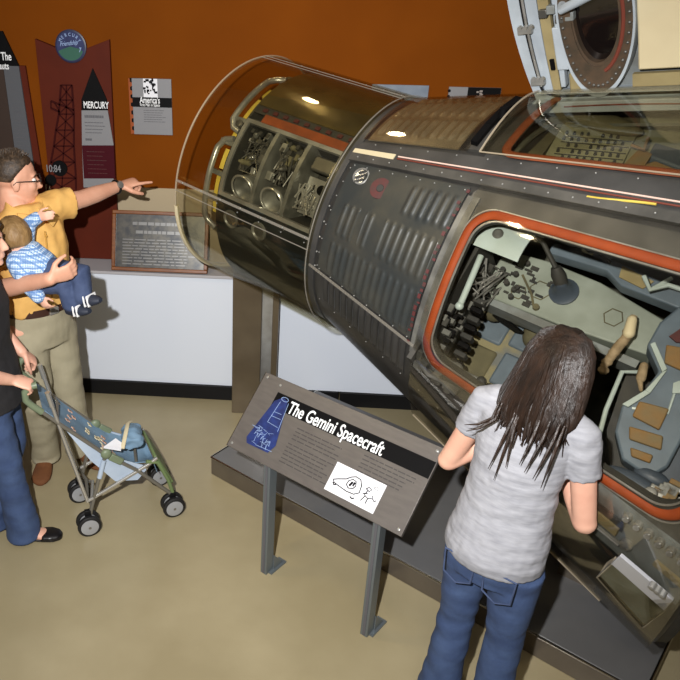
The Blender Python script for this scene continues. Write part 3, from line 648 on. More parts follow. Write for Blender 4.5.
for cs, cv, r in ((.89, .12, .04), (.82, .16, .03), (1.17, .11, .035)):
    b.tube([S(cs, .252, cv)+A*(r*cos(k*pi/3))+V*(r*sin(k*pi/3)) for k in range(6)], .0025, 6, closed=True)
b.tube([S(.80, .256, .09), S(.87, .256, .15), S(.9, .256, .19)], .005, 6); b.lathe(S(.91, .25, .19), U, [(0, .014), (.015, .012)], 12)
part('console_outline', b, 'olive', con)
part('console_edge', MB().box(S(1.0, .19, .235), (.64, .03, .10), (A, V, U)), 'doorgrey', con)
part('boot', MB().lathe(S(.97, .25, .09), U*.9+A*-.1, [(0, .055), (.008, .055), (.014, .045), (.03, .036), (.05, .026), (.075, .022), (.085, .015)], 20), 'bluedark', con)
b = MB().tube([S(.965, .31, .09), S(.94, .35, .07), S(.925, .37, .055)], [.024, .026, .018], 12).tube([S(.93, .36, .06), S(.85, .41, .0), S(.80, .44, -.02)], .009, 8); part('control_stick', b, 'cabdark', con)
# canopy-like pale panel at the front corner, silver bar
part('pale_front_panel', MB().shell(lambda a, s, o: S(s, .485, .125)+V*((.125+o)*-cos(radians(a)))+U*((.125+o)*sin(radians(a))), frange(-5, 115, 12), frange(.66, .86, 3), .008), 'canister')
part('panel_fitting', MB().lathe(S(.75, .60, .11), U, [(0, .018), (.012, .02), (.02, .012)], 14), 'grey')
part('silver_bar', MB().tube([S(.70, .50, .17), S(.715, .50, .27), S(.73, .50, .375)], .012, 10).ell(S(.73, .50, .38), (.016, .016, .016)), 'canister')
ip = part('instrument_panel', MB().box(S(.665, .32, .36), (.02, .56, .34), (A, V, U)), 'cabdark')
b = MB()
for i in range(40):
    v, u = random.uniform(.13, .6), random.uniform(.2, .47); b.box(S(.685, u, v), (random.uniform(.02, .05), random.uniform(.01, .035), random.uniform(.01, .03)), (A, V, U), mi=i % 3)
part('instrument', b, [M['grey'], M['blackmatte'], M['rail']], ip, smooth=False)
b = MB()
for i in range(9): b.box(S(.72+.004*i, .30-.01*i, .24+.035*i), (.05, .022, .05), (A, V, U), mi=i % 2)
part('switch_row', b, [M['blackmatte'], M['cabdark']], ip, bevel=.004)
b = MB()
for i in range(9): b.tube([S(.69+random.uniform(0, .08), random.uniform(.25, .45), random.uniform(.12, .3)) for _ in range(4)], .004, 6)
part('instrument_wiring', b, 'silver', ip)
# foot well
fwl = part('foot_well', MB().box(S(.80, -.09, .35), (.30, .44, .08), (A, V, U)), 'quilt', bevel=.02)
b = MB()
for (ds, dv_) in ((-.07, -.11), (.07, -.13), (-.06, .07), (.08, .05)): b.box(S(.80+ds, -.046, .35+dv_), (.115, .15, .02), (A, V, U), mi=random.randint(0, 2))
part('quilted_pad', b, [M['quilt'], M['olive'], M['bluegrey']], fwl, bevel=.012)
part('well_divider', MB().box(S(.99, -.03, .38), (.05, .46, .2), (A, V, U)).box(S(1.03, .02, .38), (.03, .46, .05), (A, V, U)), 'bluegrey', bevel=.006)
part('soft_pouch', MB().ell(S(.72, .06, .18), (.06, .08, .06), (A, V, U)).ell(S(.82, .03, .16), (.09, .06, .06), (A, V, U)).ell(S(.90, .0, .2), (.05, .08, .06), (A, V, U)), 'olive')
b = MB()
b.prism([S(.75, .16, .235), S(.87, .05, .24), S(.83, .02, .24), (S(.73, .08, .235))], V*.01); part('dark_strap', b, 'blackmatte')
hc = part('hand_controller', MB().limb([S(.72, .35, .575), S(.80, .36, .57)], [.022, .026]).tube([S(.80, .36, .57), S(.90, .36, .568)], .009, 10), 'grey')
part('controller_knob', MB().ell(S(.905, .36, .57), (.02, .02, .02)).ell(S(.945, .355, .58), (.02, .02, .02)), 'cabdark', hc)
part('side_shelf', MB().box(S(1.16, .22, .66), (.85, .10, .04), (A, V, U)), 'quilt', bevel=.01)
# far side beams
part('side_beam', MB().prism([S(.86, .33, -.05), S(1.0, .33, -.07), S(1.68, .33, -.03), S(1.68, .33, .02), S(1.15, .33, .015), S(1.08, .33, -.02), S(.86, .33, -.005)], U*-.07), 'bluegrey', bevel=.006)
part('tan_patch', MB().prism([S(1.12, .332, -.055), S(1.24, .332, -.04), S(1.22, .332, .0), S(1.13, .332, -.01)], U*.006), 'tanpad')
part('dark_beam', MB().box(S(1.2, .30, -.22), (.75, .16, .05), (A, V, U)), 'cabdark', bevel=.01)
part('upper_beam', MB().box(S(1.3, .40, -.12), (.7, .06, .05), (A, V, U)), 'bluedark', bevel=.006)
b = MB()
for i in range(12): b.box(S(.86+random.uniform(0, .22), .36+random.uniform(0, .08), -.1+random.uniform(-.05, .05)), (.04, .04, .04), (A, V, U), mi=i % 3)
for i in range(5): b.tube([S(.85+.08*k, .42+random.uniform(-.03, .03), -.06+random.uniform(-.04, .04)) for k in range(4)], .006, 7, mi=1)
part('cabin_equipment', b, [M['olive'], M['cabdark'], M['tanpad']], smooth=False)
b = MB().tube([pu(644, 276, .42), pu(650, 290, .42), pu(668, 285, .42), pu(690, 292, .40)], .009, 8).tube([pu(650, 290, .42), pu(672, 278, .42)], .007, 8); part('grey_pipe', b, 'canister')
# ejection seat (front face seen through the hatch)
def poly(pts, u): return [pu(x, y, u) for x, y in pts]
seat = part('ejection_seat', MB().prism(poly([(660, 322), (684, 302), (730, 300), (760, 420), (700, 430), (682, 440), (668, 467), (655, 474), (640, 471), (622, 459), (615, 431), (622, 405), (643, 392), (659, 371), (647, 345)], .36), U*-.10), 'bluegrey', bevel=.008)
b = MB().prism(poly([(650, 345), (655, 343), (667, 370), (662, 373)], .365), U*.014).prism(poly([(662, 373), (667, 371), (650, 394), (645, 391)], .365), U*.014).prism(poly([(645, 391), (650, 394), (628, 408), (622, 405)], .365), U*.014); part('seat_frame', b, 'canister', seat, bevel=.002)
for pts in ([(639, 402), (669, 410), (659, 431), (632, 417)], [(629, 427), (663, 437), (661, 451), (629, 440)], [(630, 448), (653, 456), (650, 464), (631, 457)], [(666, 346), (700, 352), (700, 380), (664, 364)]):
    part('seat_cushion', MB().prism(poly(pts, .362), U*.018), 'cushion', seat, bevel=.005)
part('red_badge', MB().prism(poly([(669, 337), (684, 327), (690, 344), (676, 343)], .364), U*.01), 'redmark', seat)
b = MB(); pp_ = poly([(632, 408), (668, 413), (675, 392), (700, 396)], .365); b.tube(pp_, .006, 6); b.prism(poly([(673, 384), (690, 378), (690, 394), (672, 394)], .365), U*.012); part('seat_fitting', b, 'canister', seat)
part('seat_back', MB().box(S(1.60, .05, .35), (.2, .5, .5), (A, V, U)), 'bluedark', seat, bevel=.02)
part('seat_pan', MB().prism([S(1.30, .24, .27), S(1.60, .24, .30), S(1.60, .24, .62), S(1.42, .24, .63), S(1.34, .24, .5)], U*-.4), 'cabdark', seat)
hs = [(634, 316), (630, 326), (626, 338), (618, 347), (610, 358), (604, 366), (603, 374)]
hose = part('hose', MB().tube([pu(x, y, .36) for x, y in hs], [.012, .015, .017, .018, .016, .013, .011], 12), 'tan')
b = MB()
for k in range(1, 6): 
    p = (pu(*hs[k], .36)+pu(*hs[k+1], .36))/2; b.ell(p, (.019, .019, .013))
part('hose_fold', b, 'tan', hose)
part('hose_cap', MB().limb([pu(632, 320, .375), pu(629, 333, .375)], [.017, .02]), 'creampad', hose)
b = MB().tube([pu(640, 372, .33), pu(622, 372, .36), pu(606, 410, .36), pu(598, 440, .36)], .008, 8); part('seat_rail', b, 'canister', seat)
part('webbing', MB().limb([pu(644, 366, .375), pu(641, 378, .375)], [.014, .016]).limb([pu(640, 381, .375), pu(641, 390, .375)], [.010, .006]), 'tan', seat)
b = MB()
for i in range(18):
    b.box(pu(random.uniform(650, 684), random.uniform(480, 508), .42), (random.uniform(.02, .05), random.uniform(.015, .04), .03), (A, V, U), mi=i % 3)
b.lathe(pu(650, 494, .44), U, [(0, .02), (.025, .02), (.027, .01)], 14, mi=0)
part('floor_equipment', b, [M['silver'], M['cushion'], M['grey']], bevel=.003)
part('loose_cloth', MB().ell(pu(633, 483, .36), (.10, .035, .03), (A, V, U)).ell(pu(652, 478, .34), (.06, .03, .03), (A, V, U)), 'bluedark')

# ---- far hatch: seal, clear cover, interior
fu = frange(-2, 37.5, 12)
loop = [(FS0+.05, th) for th in frange(4, 33, 10)] + [(FS0+.052, 35), (FS0+.065, 36.6), (FS0+.085, 37.2)] + [(s, 37.4) for s in frange(FS0+.12, 1.63, 20)] + [(1.65, 36), (1.66, 33)] + [(1.66, th) for th in frange(30, 4, 8)] + [(1.64, .5), (1.61, -1)] + [(s, -1.2) for s in frange(1.57, FS0+.12, 20)] + [(FS0+.07, 0)]
part('far_hatch_frame', patch(FS0-.01, FS1+.01, FT0-.5, FT1+.5, .004, .012, ns=48, nt_=44, keep=lambda s, t: not (FS0+.05 < s < FS1-.04 and FT0+3.5 < t < FT1-1.6)), 'hull')
part('far_hatch_seal', MB().tube([C(s, t, .010) for s, t in loop], .016, 8, closed=True, sq=.6), 'strip')
part('far_hatch_cover', patch(.575, 1.755, -3, 38.8, fn=lambda s, t, o: C(s, t, .03+o+.025*max(0, sin(pi*(t+3)/41.8))), th=.004, ns=20, nt_=16), 'plexi2')
part('far_cover_haze', patch(.60, 1.755, -2.6, 12, fn=lambda s, t, o: C(s, t, .036+o+.025*max(0, sin(pi*(t+3)/41.8))), th=.002, ns=12, nt_=5), 'haze')  # added sheet that paints the hazy look along the cover's far edge
b = MB().tube([C(.575, th, .032+.025*max(0, sin(pi*(th+3)/41.8))) for th in frange(-3, 38.8, 16)], .004, 6).tube([C(s, 38.8, .032) for s in frange(.575, 1.755, 10)], .003, 6); part('far_cover_edge', b, 'plexedge')
b = MB().join(patch(.50, .57, -10, 37, .012, .012, ns=2, nt_=12)); part('far_sill_band', b, 'rail')
b = MB()
for th in (14, 24, 32): b.box(C(.53, th, .03), (.025, .10, .02), (A, Nrm(th+90), Nrm(th)))
b.lathe(C(.545, 22, .03), Nrm(22), [(0, .02), (.03, .014)], 12)
part('far_sill_latch', b, 'blackmatte')
FN = Nrm(20); fp0 = C(1.0, 20, 0)-FN*.26; FNN = (FN-A*FN.dot(A)).normalized()
def pf(x, y, d=0): return onpl(x, y, fp0+FNN*d, FNN)
swp = part('switch_panel', MB().prism([pf(x, y) for x, y in ((536, 172), (563, 124), (640, 128), (612, 185))], FNN*-.05), 'flatgrey')
b = MB(); o_, xa, ya = pf(548, 165), (pf(618, 172)-pf(548, 165)), (pf(566, 132)-pf(548, 165))
for r_ in range(6):
    for c_ in range(9):
        if random.random() < .88: b.lathe(o_+xa*(.03+c_*.108+random.uniform(-.01, .01))+ya*(.05+r_*.18), FNN, [(0, .007), (.012, .005)], 8)
part('panel_switch', b, 'cabdark', swp)
b = MB()
for r_ in range(5): 
    p = o_+ya*(.15+r_*.18); b.box(p+xa*.5+FNN*.001, (xa.length, .004, .003), (xa.normalized(), FNN.cross(xa.normalized()), FNN))
part('panel_rule', b, 'cabdark', swp)
part('far_headliner', MB().prism([pf(x, y, -.02) for x, y in ((520, 132), (560, 112), (640, 112), (640, 124), (566, 122), (530, 172), (512, 170))], FNN*-.03), 'olive')
part('far_seat', MB().prism([pf(x, y, -.03) for x, y in ((640, 112), (720, 112), (720, 210), (616, 186))], FNN*-.06), 'flatgrey')
part('far_dark_pad', MB().prism([pf(x, y, .02) for x, y in ((655, 142), (720, 160), (720, 182), (648, 155))], FNN*-.05), 'bluedark', bevel=.008)
part('far_tan_pad', MB().prism([pf(x, y, .02) for x, y in ((636, 166), (655, 160), (720, 185), (720, 205), (640, 186))], FNN*-.05), 'cushion', bevel=.008)
b = MB().prism([pf(x, y, .03) for x, y in ((618, 170), (640, 148), (652, 154), (634, 182))], FNN*-.05).tube([pf(632, 145, .04), pf(644, 150, .05), pf(648, 138, .05)], .007, 8); part('far_equipment', b, 'cushion')
part('far_oval_pad', MB().ell(pf(602, 122, .02), (.16, .05, .03), (A, FNN.cross(A), FNN)), 'olive')

# ---- open hatch door standing up on the far side
HG = -3.; DA = radians(-79); DS0, DS1 = .51, 1.68
kx = (C(1.3, HG)-C(.6, HG)).normalized(); RM = Matrix.Rotation(DA, 3, kx); hb = C(.6, HG)
def px_of(p):
    d = p-CAM; z = d.dot(cf); return PX+F*d.dot(cr)/z, PY-F*d.dot(cu)/z
best = None; e1 = EZ-kx*EZ.dot(kx); e1.normalize(); e2 = e1.cross(kx)
for k in range(-60, 61):
    a = radians(k); yv = e1*cos(a)+e2*sin(a); b0_ = C(.85, HG); x0_ = px_of(b0_)[0]; x1_ = px_of(b0_+yv*.36)[0]
    if best is None or abs(x1_-x0_) < best[0]: best = (abs(x1_-x0_), yv)
DY = best[1]; DZ = DY.cross(kx); DZ = DZ if DZ.dot(CAM-hb) > 0 else -DZ
def Dp(s, y, z=0):
    y = y+.03; so = .075*max(0, 1-max(y, 0)/.42)**2*max(0, 1-(s-.51)/.2)
    return hb+kx*((s+so-.6)*1.04)+DY*y+DZ*(z+.25*y*y)
def dshell(s0, s1, y0, y1, z, th, ns=None, ny=None, keep=None):
    return MB().shell(lambda s, y, o: Dp(s, y, z+o), frange(s0, s1, ns or max(2, int((s1-s0)/.05))), frange(y0, y1, ny or max(2, int((y1-y0)/.04))), th, keep=keep)
def dd(x, y): return (.51+(x-527)/288., (101-y)/255.)
WS, WYc, WA, WB = .80, .315, .118, .285
door = part('hatch_door', dshell(DS0, DS1, .0, .66, .03, .05, 60, 36, keep=lambda s, y: ((s-WS)/(WA*.8))**2+((y-WYc)/(WB*.8))**2 > 1), 'doorgrey')
# perimeter flange
part('door_flange', dshell(DS0-.0, DS0+.04, .0, .66, .085, .055, 2, 20).join(dshell(DS0+.055, DS0+.095, .03, .66, .075, .045, 2, 20)).join(dshell(DS0, DS1, -.02, .028, .085, .055, 40, 2)).join(dshell(DS0, DS1, .64, .67, .085, .055, 40, 2)), 'doorwhite', door)
b = MB().tube([Dp(DS0+.042, y, .08) for y in frange(.66, .05, 16)]+[Dp(DS0+.05, .035, .08), Dp(DS0+.08, .024, .087)]+[Dp(s, .016, .088) for s in frange(DS0+.12, DS1, 30)], .0045, 8); part('door_gasket', b, 'black', door)
b = MB().tube([Dp(s, -.014+.003*sin(9*s), .117) for s in frange(DS0+.16, DS1, 40)], .003, 6); part('door_red_line', b, 'cablered', door)
part('door_tan_strip', dshell(.612, .648, .04, .66, .085, .02, 2, 18), 'tanpad', door)
b = dshell(.652, .70, .12, .28, .10, .045, 3, 6).join(dshell(.66, .69, .26, .4, .09, .035, 2, 5)).join(dshell(.652, .675, .05, .12, .09, .035, 2, 3)); part('door_box', b, 'doorwhite', door, bevel=.004)
part('door_box_tan', dshell(.64, .70, .40, .50, .095, .035, 3, 5).join(dshell(.69, .755, .02, .10, .085, .02, 3, 4)), 'tanpad', door, bevel=.006)
part('door_black_button', dshell(.630, .645, .125, .165, .106, .01, 2, 2).join(dshell(.684, .692, .20, .225, .10, .02, 2, 2)), 'blackmatte', door)
b = MB()
for y in (.08, .28): 
    b.box(Dp(.56, y, .10), (.05, .02, .02), (kx, DY, DZ))
    for k in range(3): b.lathe(Dp(.545+.02*k, y+.012, .10), DZ, [(0, .01), (.012, .008)], 10)
b.tube([Dp(.566, y, .095) for y in frange(.06, .6, 10)], .005, 8)
part('door_latch', b, 'silver', door)
def er(k, z): return [Dp(WS+WA*k*cos(a), WYc+WB*k*sin(a), z) for a in [2*pi*i/64 for i in range(64)]]
def annulus(k0, k1, z0, z1):
    b = MB(); L4 = [er(k0, z0), er(k1, z0), er(k1, z1), er(k0, z1)]; n = 64
    return b.add(sum(L4, []), [(k*n+i, k*n+(i+1) % n, ((k+1) % 4)*n+(i+1) % n, ((k+1) % 4)*n+i) for k in range(4) for i in range(n)])
win = part('door_window', annulus(.66, 1.0, .105, .05), 'ringbrown', door)
part('window_outer_rim', annulus(.99, 1.05, .108, .05), 'doorwhite', door)
part('window_inner_rim', annulus(.61, .67, .10, .06), 'ringbrown', win)
b = MB().add(er(.66, .062)+er(.66, .07), [tuple(range(64)), tuple(range(127, 63, -1))]+[(i, (i+1) % 64, 64+(i+1) % 64, 64+i) for i in range(64)]); part('window_glass', b, 'darkglass', win)
b = MB()
for i in range(44):
    a = 2*pi*i/44; p = Dp(WS+WA*.9*cos(a), WYc+WB*.9*sin(a), .106); b.ell(p, (.006, .006, .006), nu=8, nv=6)
part('window_bolt', b, 'bolt', win) if False else part('window_bolts', b, 'rail', win)
b = MB().tube([Dp(WS+WA*.74*cos(a), WYc+WB*.74*sin(a), .104) for a in frange(-1.3, 1.3, 20)], .007, 8); part('window_red_ring', b, 'cablered', win)
b = MB().tube([Dp(.70, .36, .10), Dp(.71, .355, .14), Dp(.78, .385, .15), Dp(.86, .42, .15), Dp(.90, .45, .14)], .016, 10); part('door_handle', b, 'doorwhite', door)
part('door_cream_pad', dshell(.925, 1.64, .105, .62, .10, .03, 10, 10), 'creampad', door, bevel=.006)
part('door_lower_pad', dshell(.905, 1.64, .042, .088, .09, .02, 10, 2), 'tanpad', door)
b = MB()
for i in range(16): part('door_fitting', MB().box(Dp(random.uniform(.63, .72), random.uniform(.3, .62), .09), (.03, .03, .03), (kx, DY, DZ)), 'doorgrey' if i % 2 else 'rail', door, bevel=.003)
part('door_hinge_bar', dshell(.50, 1.68, -.04, .004, .115, .07, 30, 2), 'doorwhite', door, bevel=.004)
hg = MB()
for s in (.6, .95, 1.3, 1.6): hg.tube([C(s-.06, HG, .015), C(s+.06, HG, .015)], .018, 10)
part('door_hinge', hg, 'doorwhite', door)
# cradle under the cone
cb = P0+A*1.3; zb_ = cb.z-RR(1.3)+.03
t = thing('support_cradle', Vec((cb.x, cb.y, PLH)), 'steel cradle hidden under the cone between platform and spacecraft', 'cradle')
obj('cradle_block', MB().box((cb.x, cb.y, (PLH+zb_)/2), (.16, .5, zb_-PLH), (dv, bv, EZ)), M['steel'], t)
obj('cradle_pad', MB().box((cb.x, cb.y, zb_-.004), (.18, .52, .01), (dv, bv, EZ)), M['black'], t)

# ------------------------------------------------------------------ reading rail sign
SX = dv; sup = (bv*cos(pi/4)+EZ*sin(pi/4)).normalized(); SN = SX.cross(sup)
pL, pR = Vec((-.071, 2.622, 0)), Vec((.366, 2.303, 0))
sp0 = pL+EZ*.615-bv*.02
def sg(x, y, d=0): return onpl(x, y, sp0+SN*d, SN)
SBL = sg(226.5, 445); SW, SH = .879, .370
def sq(a, c, d=0): return SBL+SX*a+sup*c+SN*d
t = thing('information_sign', ((pL+pR)/2), 'tilted grey metal information sign titled The Gemini Spacecraft on two posts', 'sign')
obj('panel', MB().box(sq(SW/2, SH/2, -.009), (SW, SH, .018), (SX, sup, SN)), M['signgrey'], t, bevel=.002)
obj('panel_edge', MB().box(sq(.0, SH/2, -.009), (.003, SH, .0185), (SX, sup, SN)), M['edge'], t)
def sproj(x, y): 
    p = sg(x, y)-SBL; return p.dot(SX), p.dot(sup)
a0, c0_ = sproj(279, 391); a1, c1 = sproj(269, 405); a2, c2 = sproj(431, 481); a3, c3 = sproj(438, 465)
ctop, cbot = (c0_+c3)/2, (c1+c2)/2
band = obj('title_band', MB().box(sq((a0+SW)/2-.002, (ctop+cbot)/2, .0015), (SW-a0-.004, ctop-cbot, .003), (SX, sup, SN)), M['blackmatte'], t)
ta0, tc0 = sproj(286.5, 413); ta1, tc1 = sproj(382, 455)
tt = text_mb('The Gemini Spacecraft', sq(ta0, tc0+.004, .0032), SX, sup, .078, .5, .018)
wid = max((p-sq(ta0, tc0)).dot(SX) for p in tt.v); kx_ = (ta1-ta0)/wid
tt = text_mb('The Gemini Spacecraft', sq(ta0, cbot+.004, .0032), SX, sup, .078, .5*kx_, .012)
obj('title', tt, M['wlet'], t, smooth=False)
tx = MB()
def blk(x, y, wd, n, b_): a, c = sproj(x, y); textlines(b_, sq(a, c, .0003), SX, sup, wd, n, .0165, .0045, SN, .2)
for bx, by, bw, bn in ((297, 428, .25, 4), (288, 443, .25, 6), (364, 455, .24, 5)): tx = MB(); blk(bx, by, bw, bn, tx); obj('body_text', tx, M['signtext'], t, smooth=False)
cd = [sproj(*p) for p in ((339, 462), (387, 486), (373, 514), (324, 489))]
ca, cc = min(cd[0][0], cd[3][0]), (cd[2][1]+cd[3][1])/2; cw, chh = (cd[1][0]+cd[2][0])/2-ca, (cd[0][1]+cd[1][1])/2-cc
card = obj('cartoon_card', MB().box(sq(ca+cw/2, cc+chh/2, .0015), (cw, chh, .003), (SX, sup, SN)), M['card'], t)
ln = MB()
def cs(pts, r=.0022): ln.tube([sq(ca+cw*x, cc+chh*y, .0036) for x, y in pts], r, 6)
cs([(.08, .42), (.16, .50), (.30, .62), (.36, .74), (.44, .82), (.54, .80), (.60, .64), (.62, .40), (.54, .28), (.40, .26), (.24, .30), (.12, .34), (.08, .42)])
cs([(.34, .46), (.35, .60), (.41, .70), (.48, .68), (.51, .54), (.48, .42), (.40, .38), (.34, .46)])
cs([(.40, .46), (.43, .62)], .005); cs([(.46, .5), (.47, .64)], .004); cs([(.10, .33), (.13, .27), (.17, .30)], .003); cs([(.50, .16), (.54, .13), (.58, .17)], .003)
cs([(.70, .62), (.74, .70), (.80, .66), (.77, .58), (.70, .62)]); cs([(.74, .58), (.72, .42), (.80, .36), (.88, .42), (.86, .5)]); cs([(.74, .40), (.70, .20)]); cs([(.80, .37), (.80, .18)]); cs([(.76, .5), (.68, .44)]); cs([(.88, .42), (.93, .36), (.95, .42)])
cs([(.82, .76), (.86, .82), (.92, .80), (.92, .73), (.85, .72), (.82, .76)], .001)
obj('cartoon_line', ln, M['ink'], card)
ic = [sproj(*p) for p in ((284, 398), (288, 402), (276, 446), (268, 453), (247, 443), (247, 437), (275, 401))]
il = obj('capsule_illustration', MB().prism([sq(a, c, .0033) for a, c in ic], SN*.001), M['blue'], t, smooth=False)
ln = MB()
def isq(x, y): a, c = sproj(x, y); return sq(a, c, .0047)
ca_, cc_ = sproj(285.5, 400)
ln.tube([sq(ca_+.018*cos(k*pi/8), cc_+.009*sin(k*pi/8), .0047) for k in range(16)], .0012, 6, closed=True)
for p, q in (((281, 402), (268, 422)), ((289, 404), (278, 432)), ((272, 416), (281, 420)), ((275, 412), (282, 415)), ((268, 422), (278, 428)), ((256, 445), (272, 452))): ln.tube([isq(*p), isq(*q)], .001, 5)
for k in range(26):
    x, y = random.uniform(256, 272), random.uniform(428, 447); ln.tube([isq(x, y), isq(x+random.uniform(-5, 5), y+random.uniform(-5, 5)), isq(x+random.uniform(-5, 5), y+random.uniform(-4, 4))], .0008, 5)
obj('illustration_line', ln, M['paleline'], il)
sc_ = MB()
for a, c in ((.02, .02), (SW-.02, .02), (.02, SH-.02), (SW-.02, SH-.02), (.10, SH-.03)): sc_.lathe(sq(a, c, 0), SN, [(0, .006), (.002, .006), (.003, .003)], 12)
obj('screws', sc_, M['bolt'], t)
for p in (pL, pR):
    k = (p-SBL).dot(SX); zt = .60
    top = sq(k, 0); 
    ps = obj('post', MB().box(p+bv*.012+EZ*.31, (.034, .05, .62), (dv, bv, EZ)), M['postgrey'], t, bevel=.002)
    obj('post_channel', MB().box(p+bv*.012+EZ*.305-bv*.0255, (.012, .004, .60), (dv, bv, EZ)), M['mid'], ps)
    obj('foot_bracket', MB().box(p+bv*.06+dv*.012+EZ*.004, (.045, .11, .008), (dv, bv, EZ)).prism([p+dv*.018+bv*.035+EZ*.006, p+dv*.018+bv*.105+EZ*.006, p+dv*.018+bv*.035+EZ*.09], dv*.005), M['postgrey'], ps)
obj('back_bracket', MB().box(sq(SW/2, .07, -.025), (.62, .04, .012), (SX, sup, SN)), M['postgrey'], t)

# ------------------------------------------------------------------ people helpers
def axes(fwd): 
    f = Vec((fwd[0], fwd[1], 0)).normalized(); return f, Vec((f.y, -f.x, 0)), EZ     # forward, right, up
def head(b, c, f, r, u, k=1.0):
    def q(x, y, z): return Vec(c)+f*(x*k)+r*(y*k)+u*(z*k)
    ax = (f, r, u)
    def e(x, y, z, a, bb, d): b.ell(q(x, y, z), (a*k, bb*k, d*k), ax)
    e(-.012, 0, .028, .096, .077, .088); e(.02, 0, -.03, .074, .063, .088); e(.03, 0, -.085, .05, .048, .034); e(.066, 0, -.102, .018, .022, .016)
    e(.074, 0, .018, .018, .05, .012); e(.06, .03, -.03, .028, .026, .026); e(.06, -.03, -.03, .028, .026, .026)
    e(.082, 0, -.066, .013, .024, .006); e(.080, 0, -.076, .013, .021, .006)
    b.limb([q(.082, 0, .006), q(.098, 0, -.02), q(.104, 0, -.036)], [.009*k, .012*k, .013*k]); e(.09, .012, -.04, .010, .009, .008); e(.09, -.012, -.04, .010, .009, .008)
    for s in (-1, 1): e(-.004, s*.076, -.015, .020, .008, .032)
    b.limb([q(-.025, 0, -.05), q(-.03, 0, -.14)], [.056*k, .058*k])
def face_extras(b, c, f, r, u, k=1.0, mi=(1, 2, 3)):
    def q(x, y, z): return Vec(c)+f*(x*k)+r*(y*k)+u*(z*k)
    for s in (-1, 1):
        b.ell(q(.074, s*.031, -.003), (.0125*k,)*3, nu=12, nv=8, mi=mi[0]); b.ell(q(.083, s*.031, -.003), (.0058*k,)*3, nu=10, nv=8, mi=mi[1])
        b.tube([q(.089, s*.014, .016), q(.088, s*.03, .022), q(.076, s*.05, .016)], [.003*k, .004*k, .002*k], 6, mi=mi[2])
def hand(b, w, d, pn, curl=(20, 30, 20), thumbside=1, k=1.0, point=False, spread=4):
    # w wrist, d forward along the hand, pn palm normal (palm side)
    d = d.normalized(); pn = (pn-d*pn.dot(d)).normalized(); s = d.cross(pn)*thumbside      # s towards thumb
    b.rings([(w+d*(x*k), s*(wd*k), pn*(t*k)) for x, wd, t in ((-.02, .024, .018), (.0, .025, .017), (.03, .034, .015), (.06, .040, .014), (.088, .041, .012), (.096, .036, .008))], 14)
    for i, (off, L, r) in enumerate(((.029, .074, .0088), (.010, .082, .009), (-.010, .076, .0086), (-.029, .060, .0076))):
        p = w+d*(.082*k)+s*(off*k); c = curl if not (point and i == 0) else (2, 4, 4)
        if point and i > 0: c = (55, 70, 40)
        dirv = (d+s*(off*spread*.6)).normalized(); pts = [p]; a = 0; rr = [r*k*1.05]
        for j, fr_ in enumerate((.46, .30, .24)):
            a += radians(c[j]); pts.append(pts[-1]+(dirv*cos(a)+pn*sin(a))*(L*fr_*k)); rr.append(r*k*(.97-.10*j))
        b.limb(pts, rr, 10)
    p = w+d*(.018*k)+s*(.022*k); q = p+(d*.55+s*.62+pn*.35).normalized()*(.042*k); q2 = q+(d*.85+s*.2+pn*.42).normalized()*(.032*k); q3 = q2+(d*.9-s*.05+pn*.45).normalized()*(.026*k)
    b.limb([p, q, q2, q3], [.014*k, .0125*k, .0105*k, .0085*k], 10)
def foot_mb(b, an, d, L=.25, wd=.045, h=.06, sole=0.0):
    d = Vec((d[0], d[1], 0)).normalized(); s = Vec((d.y, -d.x, 0)); z0 = sole
    ring = []
    for x, w_, hh in ((-.07, .5, .55), (-.06, .75, .85), (-.02, .85, 1.15), (.05, .9, 1.0), (.10, 1.05, .75), (.15, 1.05, .6), (.178, .75, .45), (.19, .35, .3)):
        x_ = x*L/.26; hh_ = h*hh; ring.append((Vec((an[0], an[1], z0+hh_/2))+d*x_, s*(wd*w_), EZ*(hh_/2)))
    return b.rings(ring, 16)
def wr(amp, sc, seed=0):
    o = Vec((seed*3.1, seed*1.7, seed))
    return lambda p: amp*noise.noise((Vec((p.x, p.y, p.z*1.8))*sc)+o)
def hairshell(b, c, f, r, u, k, line, rad=(.104, .084, .098), nz=.05, low=-.25):
    ax = (f, r, u)
    def fn(l):
        # hairline: lower at the back, raised at the face
        cut = low+line*max(0, l.x)**.7*1.0 + (.12 if abs(l.y) > .6 and l.x > -.1 else 0)
        tt = min(1, max(0, (l.z-cut)/.16)); g = .86+.15*tt+nz*tt*noise.noise(l*5+Vec((k, 2, 3))); return g
    b.ell(Vec(c)+f*(-.012*k)+u*(.028*k), (rad[0]*k, rad[1]*k, rad[2]*k), ax, 48, 36, fn=fn)

# ------------------------------------------------------------------ woman looking into the hatch (seen from behind)
B = Vec((.70, 1.955, 0)); f, r, u = axes((.60, .80))
def W(x, y, z): return B+r*(x*.86)+f*(y*.95)+u*(z*.975)
t = thing('person', B, 'woman seen from behind in grey t-shirt and jeans, leaning over the spacecraft hatch', 'person')
hc_ = W(.035, .125, 1.475); hf = (f*.86-u*.5).normalized(); hu = (u*.86+f*.5).normalized()
eL, eR = W(-.285, .09, 1.02), W(.25, .09, 1.01); wL, wR = W(-.13, .19, 1.14), W(.11, .19, 1.13)
sL, sR = W(-.165, .07, 1.315), W(.175, .07, 1.315)
b = MB(); head(b, hc_, hf, r, hu, .9)
b.limb([W(.01, .08, 1.33), hc_-hu*.07-hf*.02], [.055, .05])
b.rings([(W(0, .0, .80), r*.115, f*.09), (W(0, 0, .90), r*.120, f*.095), (W(0, .015, 1.0), r*0.116, f*.09), (W(0, .03, 1.1), r*0.112, f*.09), (W(0, .05, 1.22), r*0.129, f*.10), (W(0, .06, 1.32), r*0.129, f*.08), (W(0, .07, 1.37), r*0.069, f*.055)], 24)
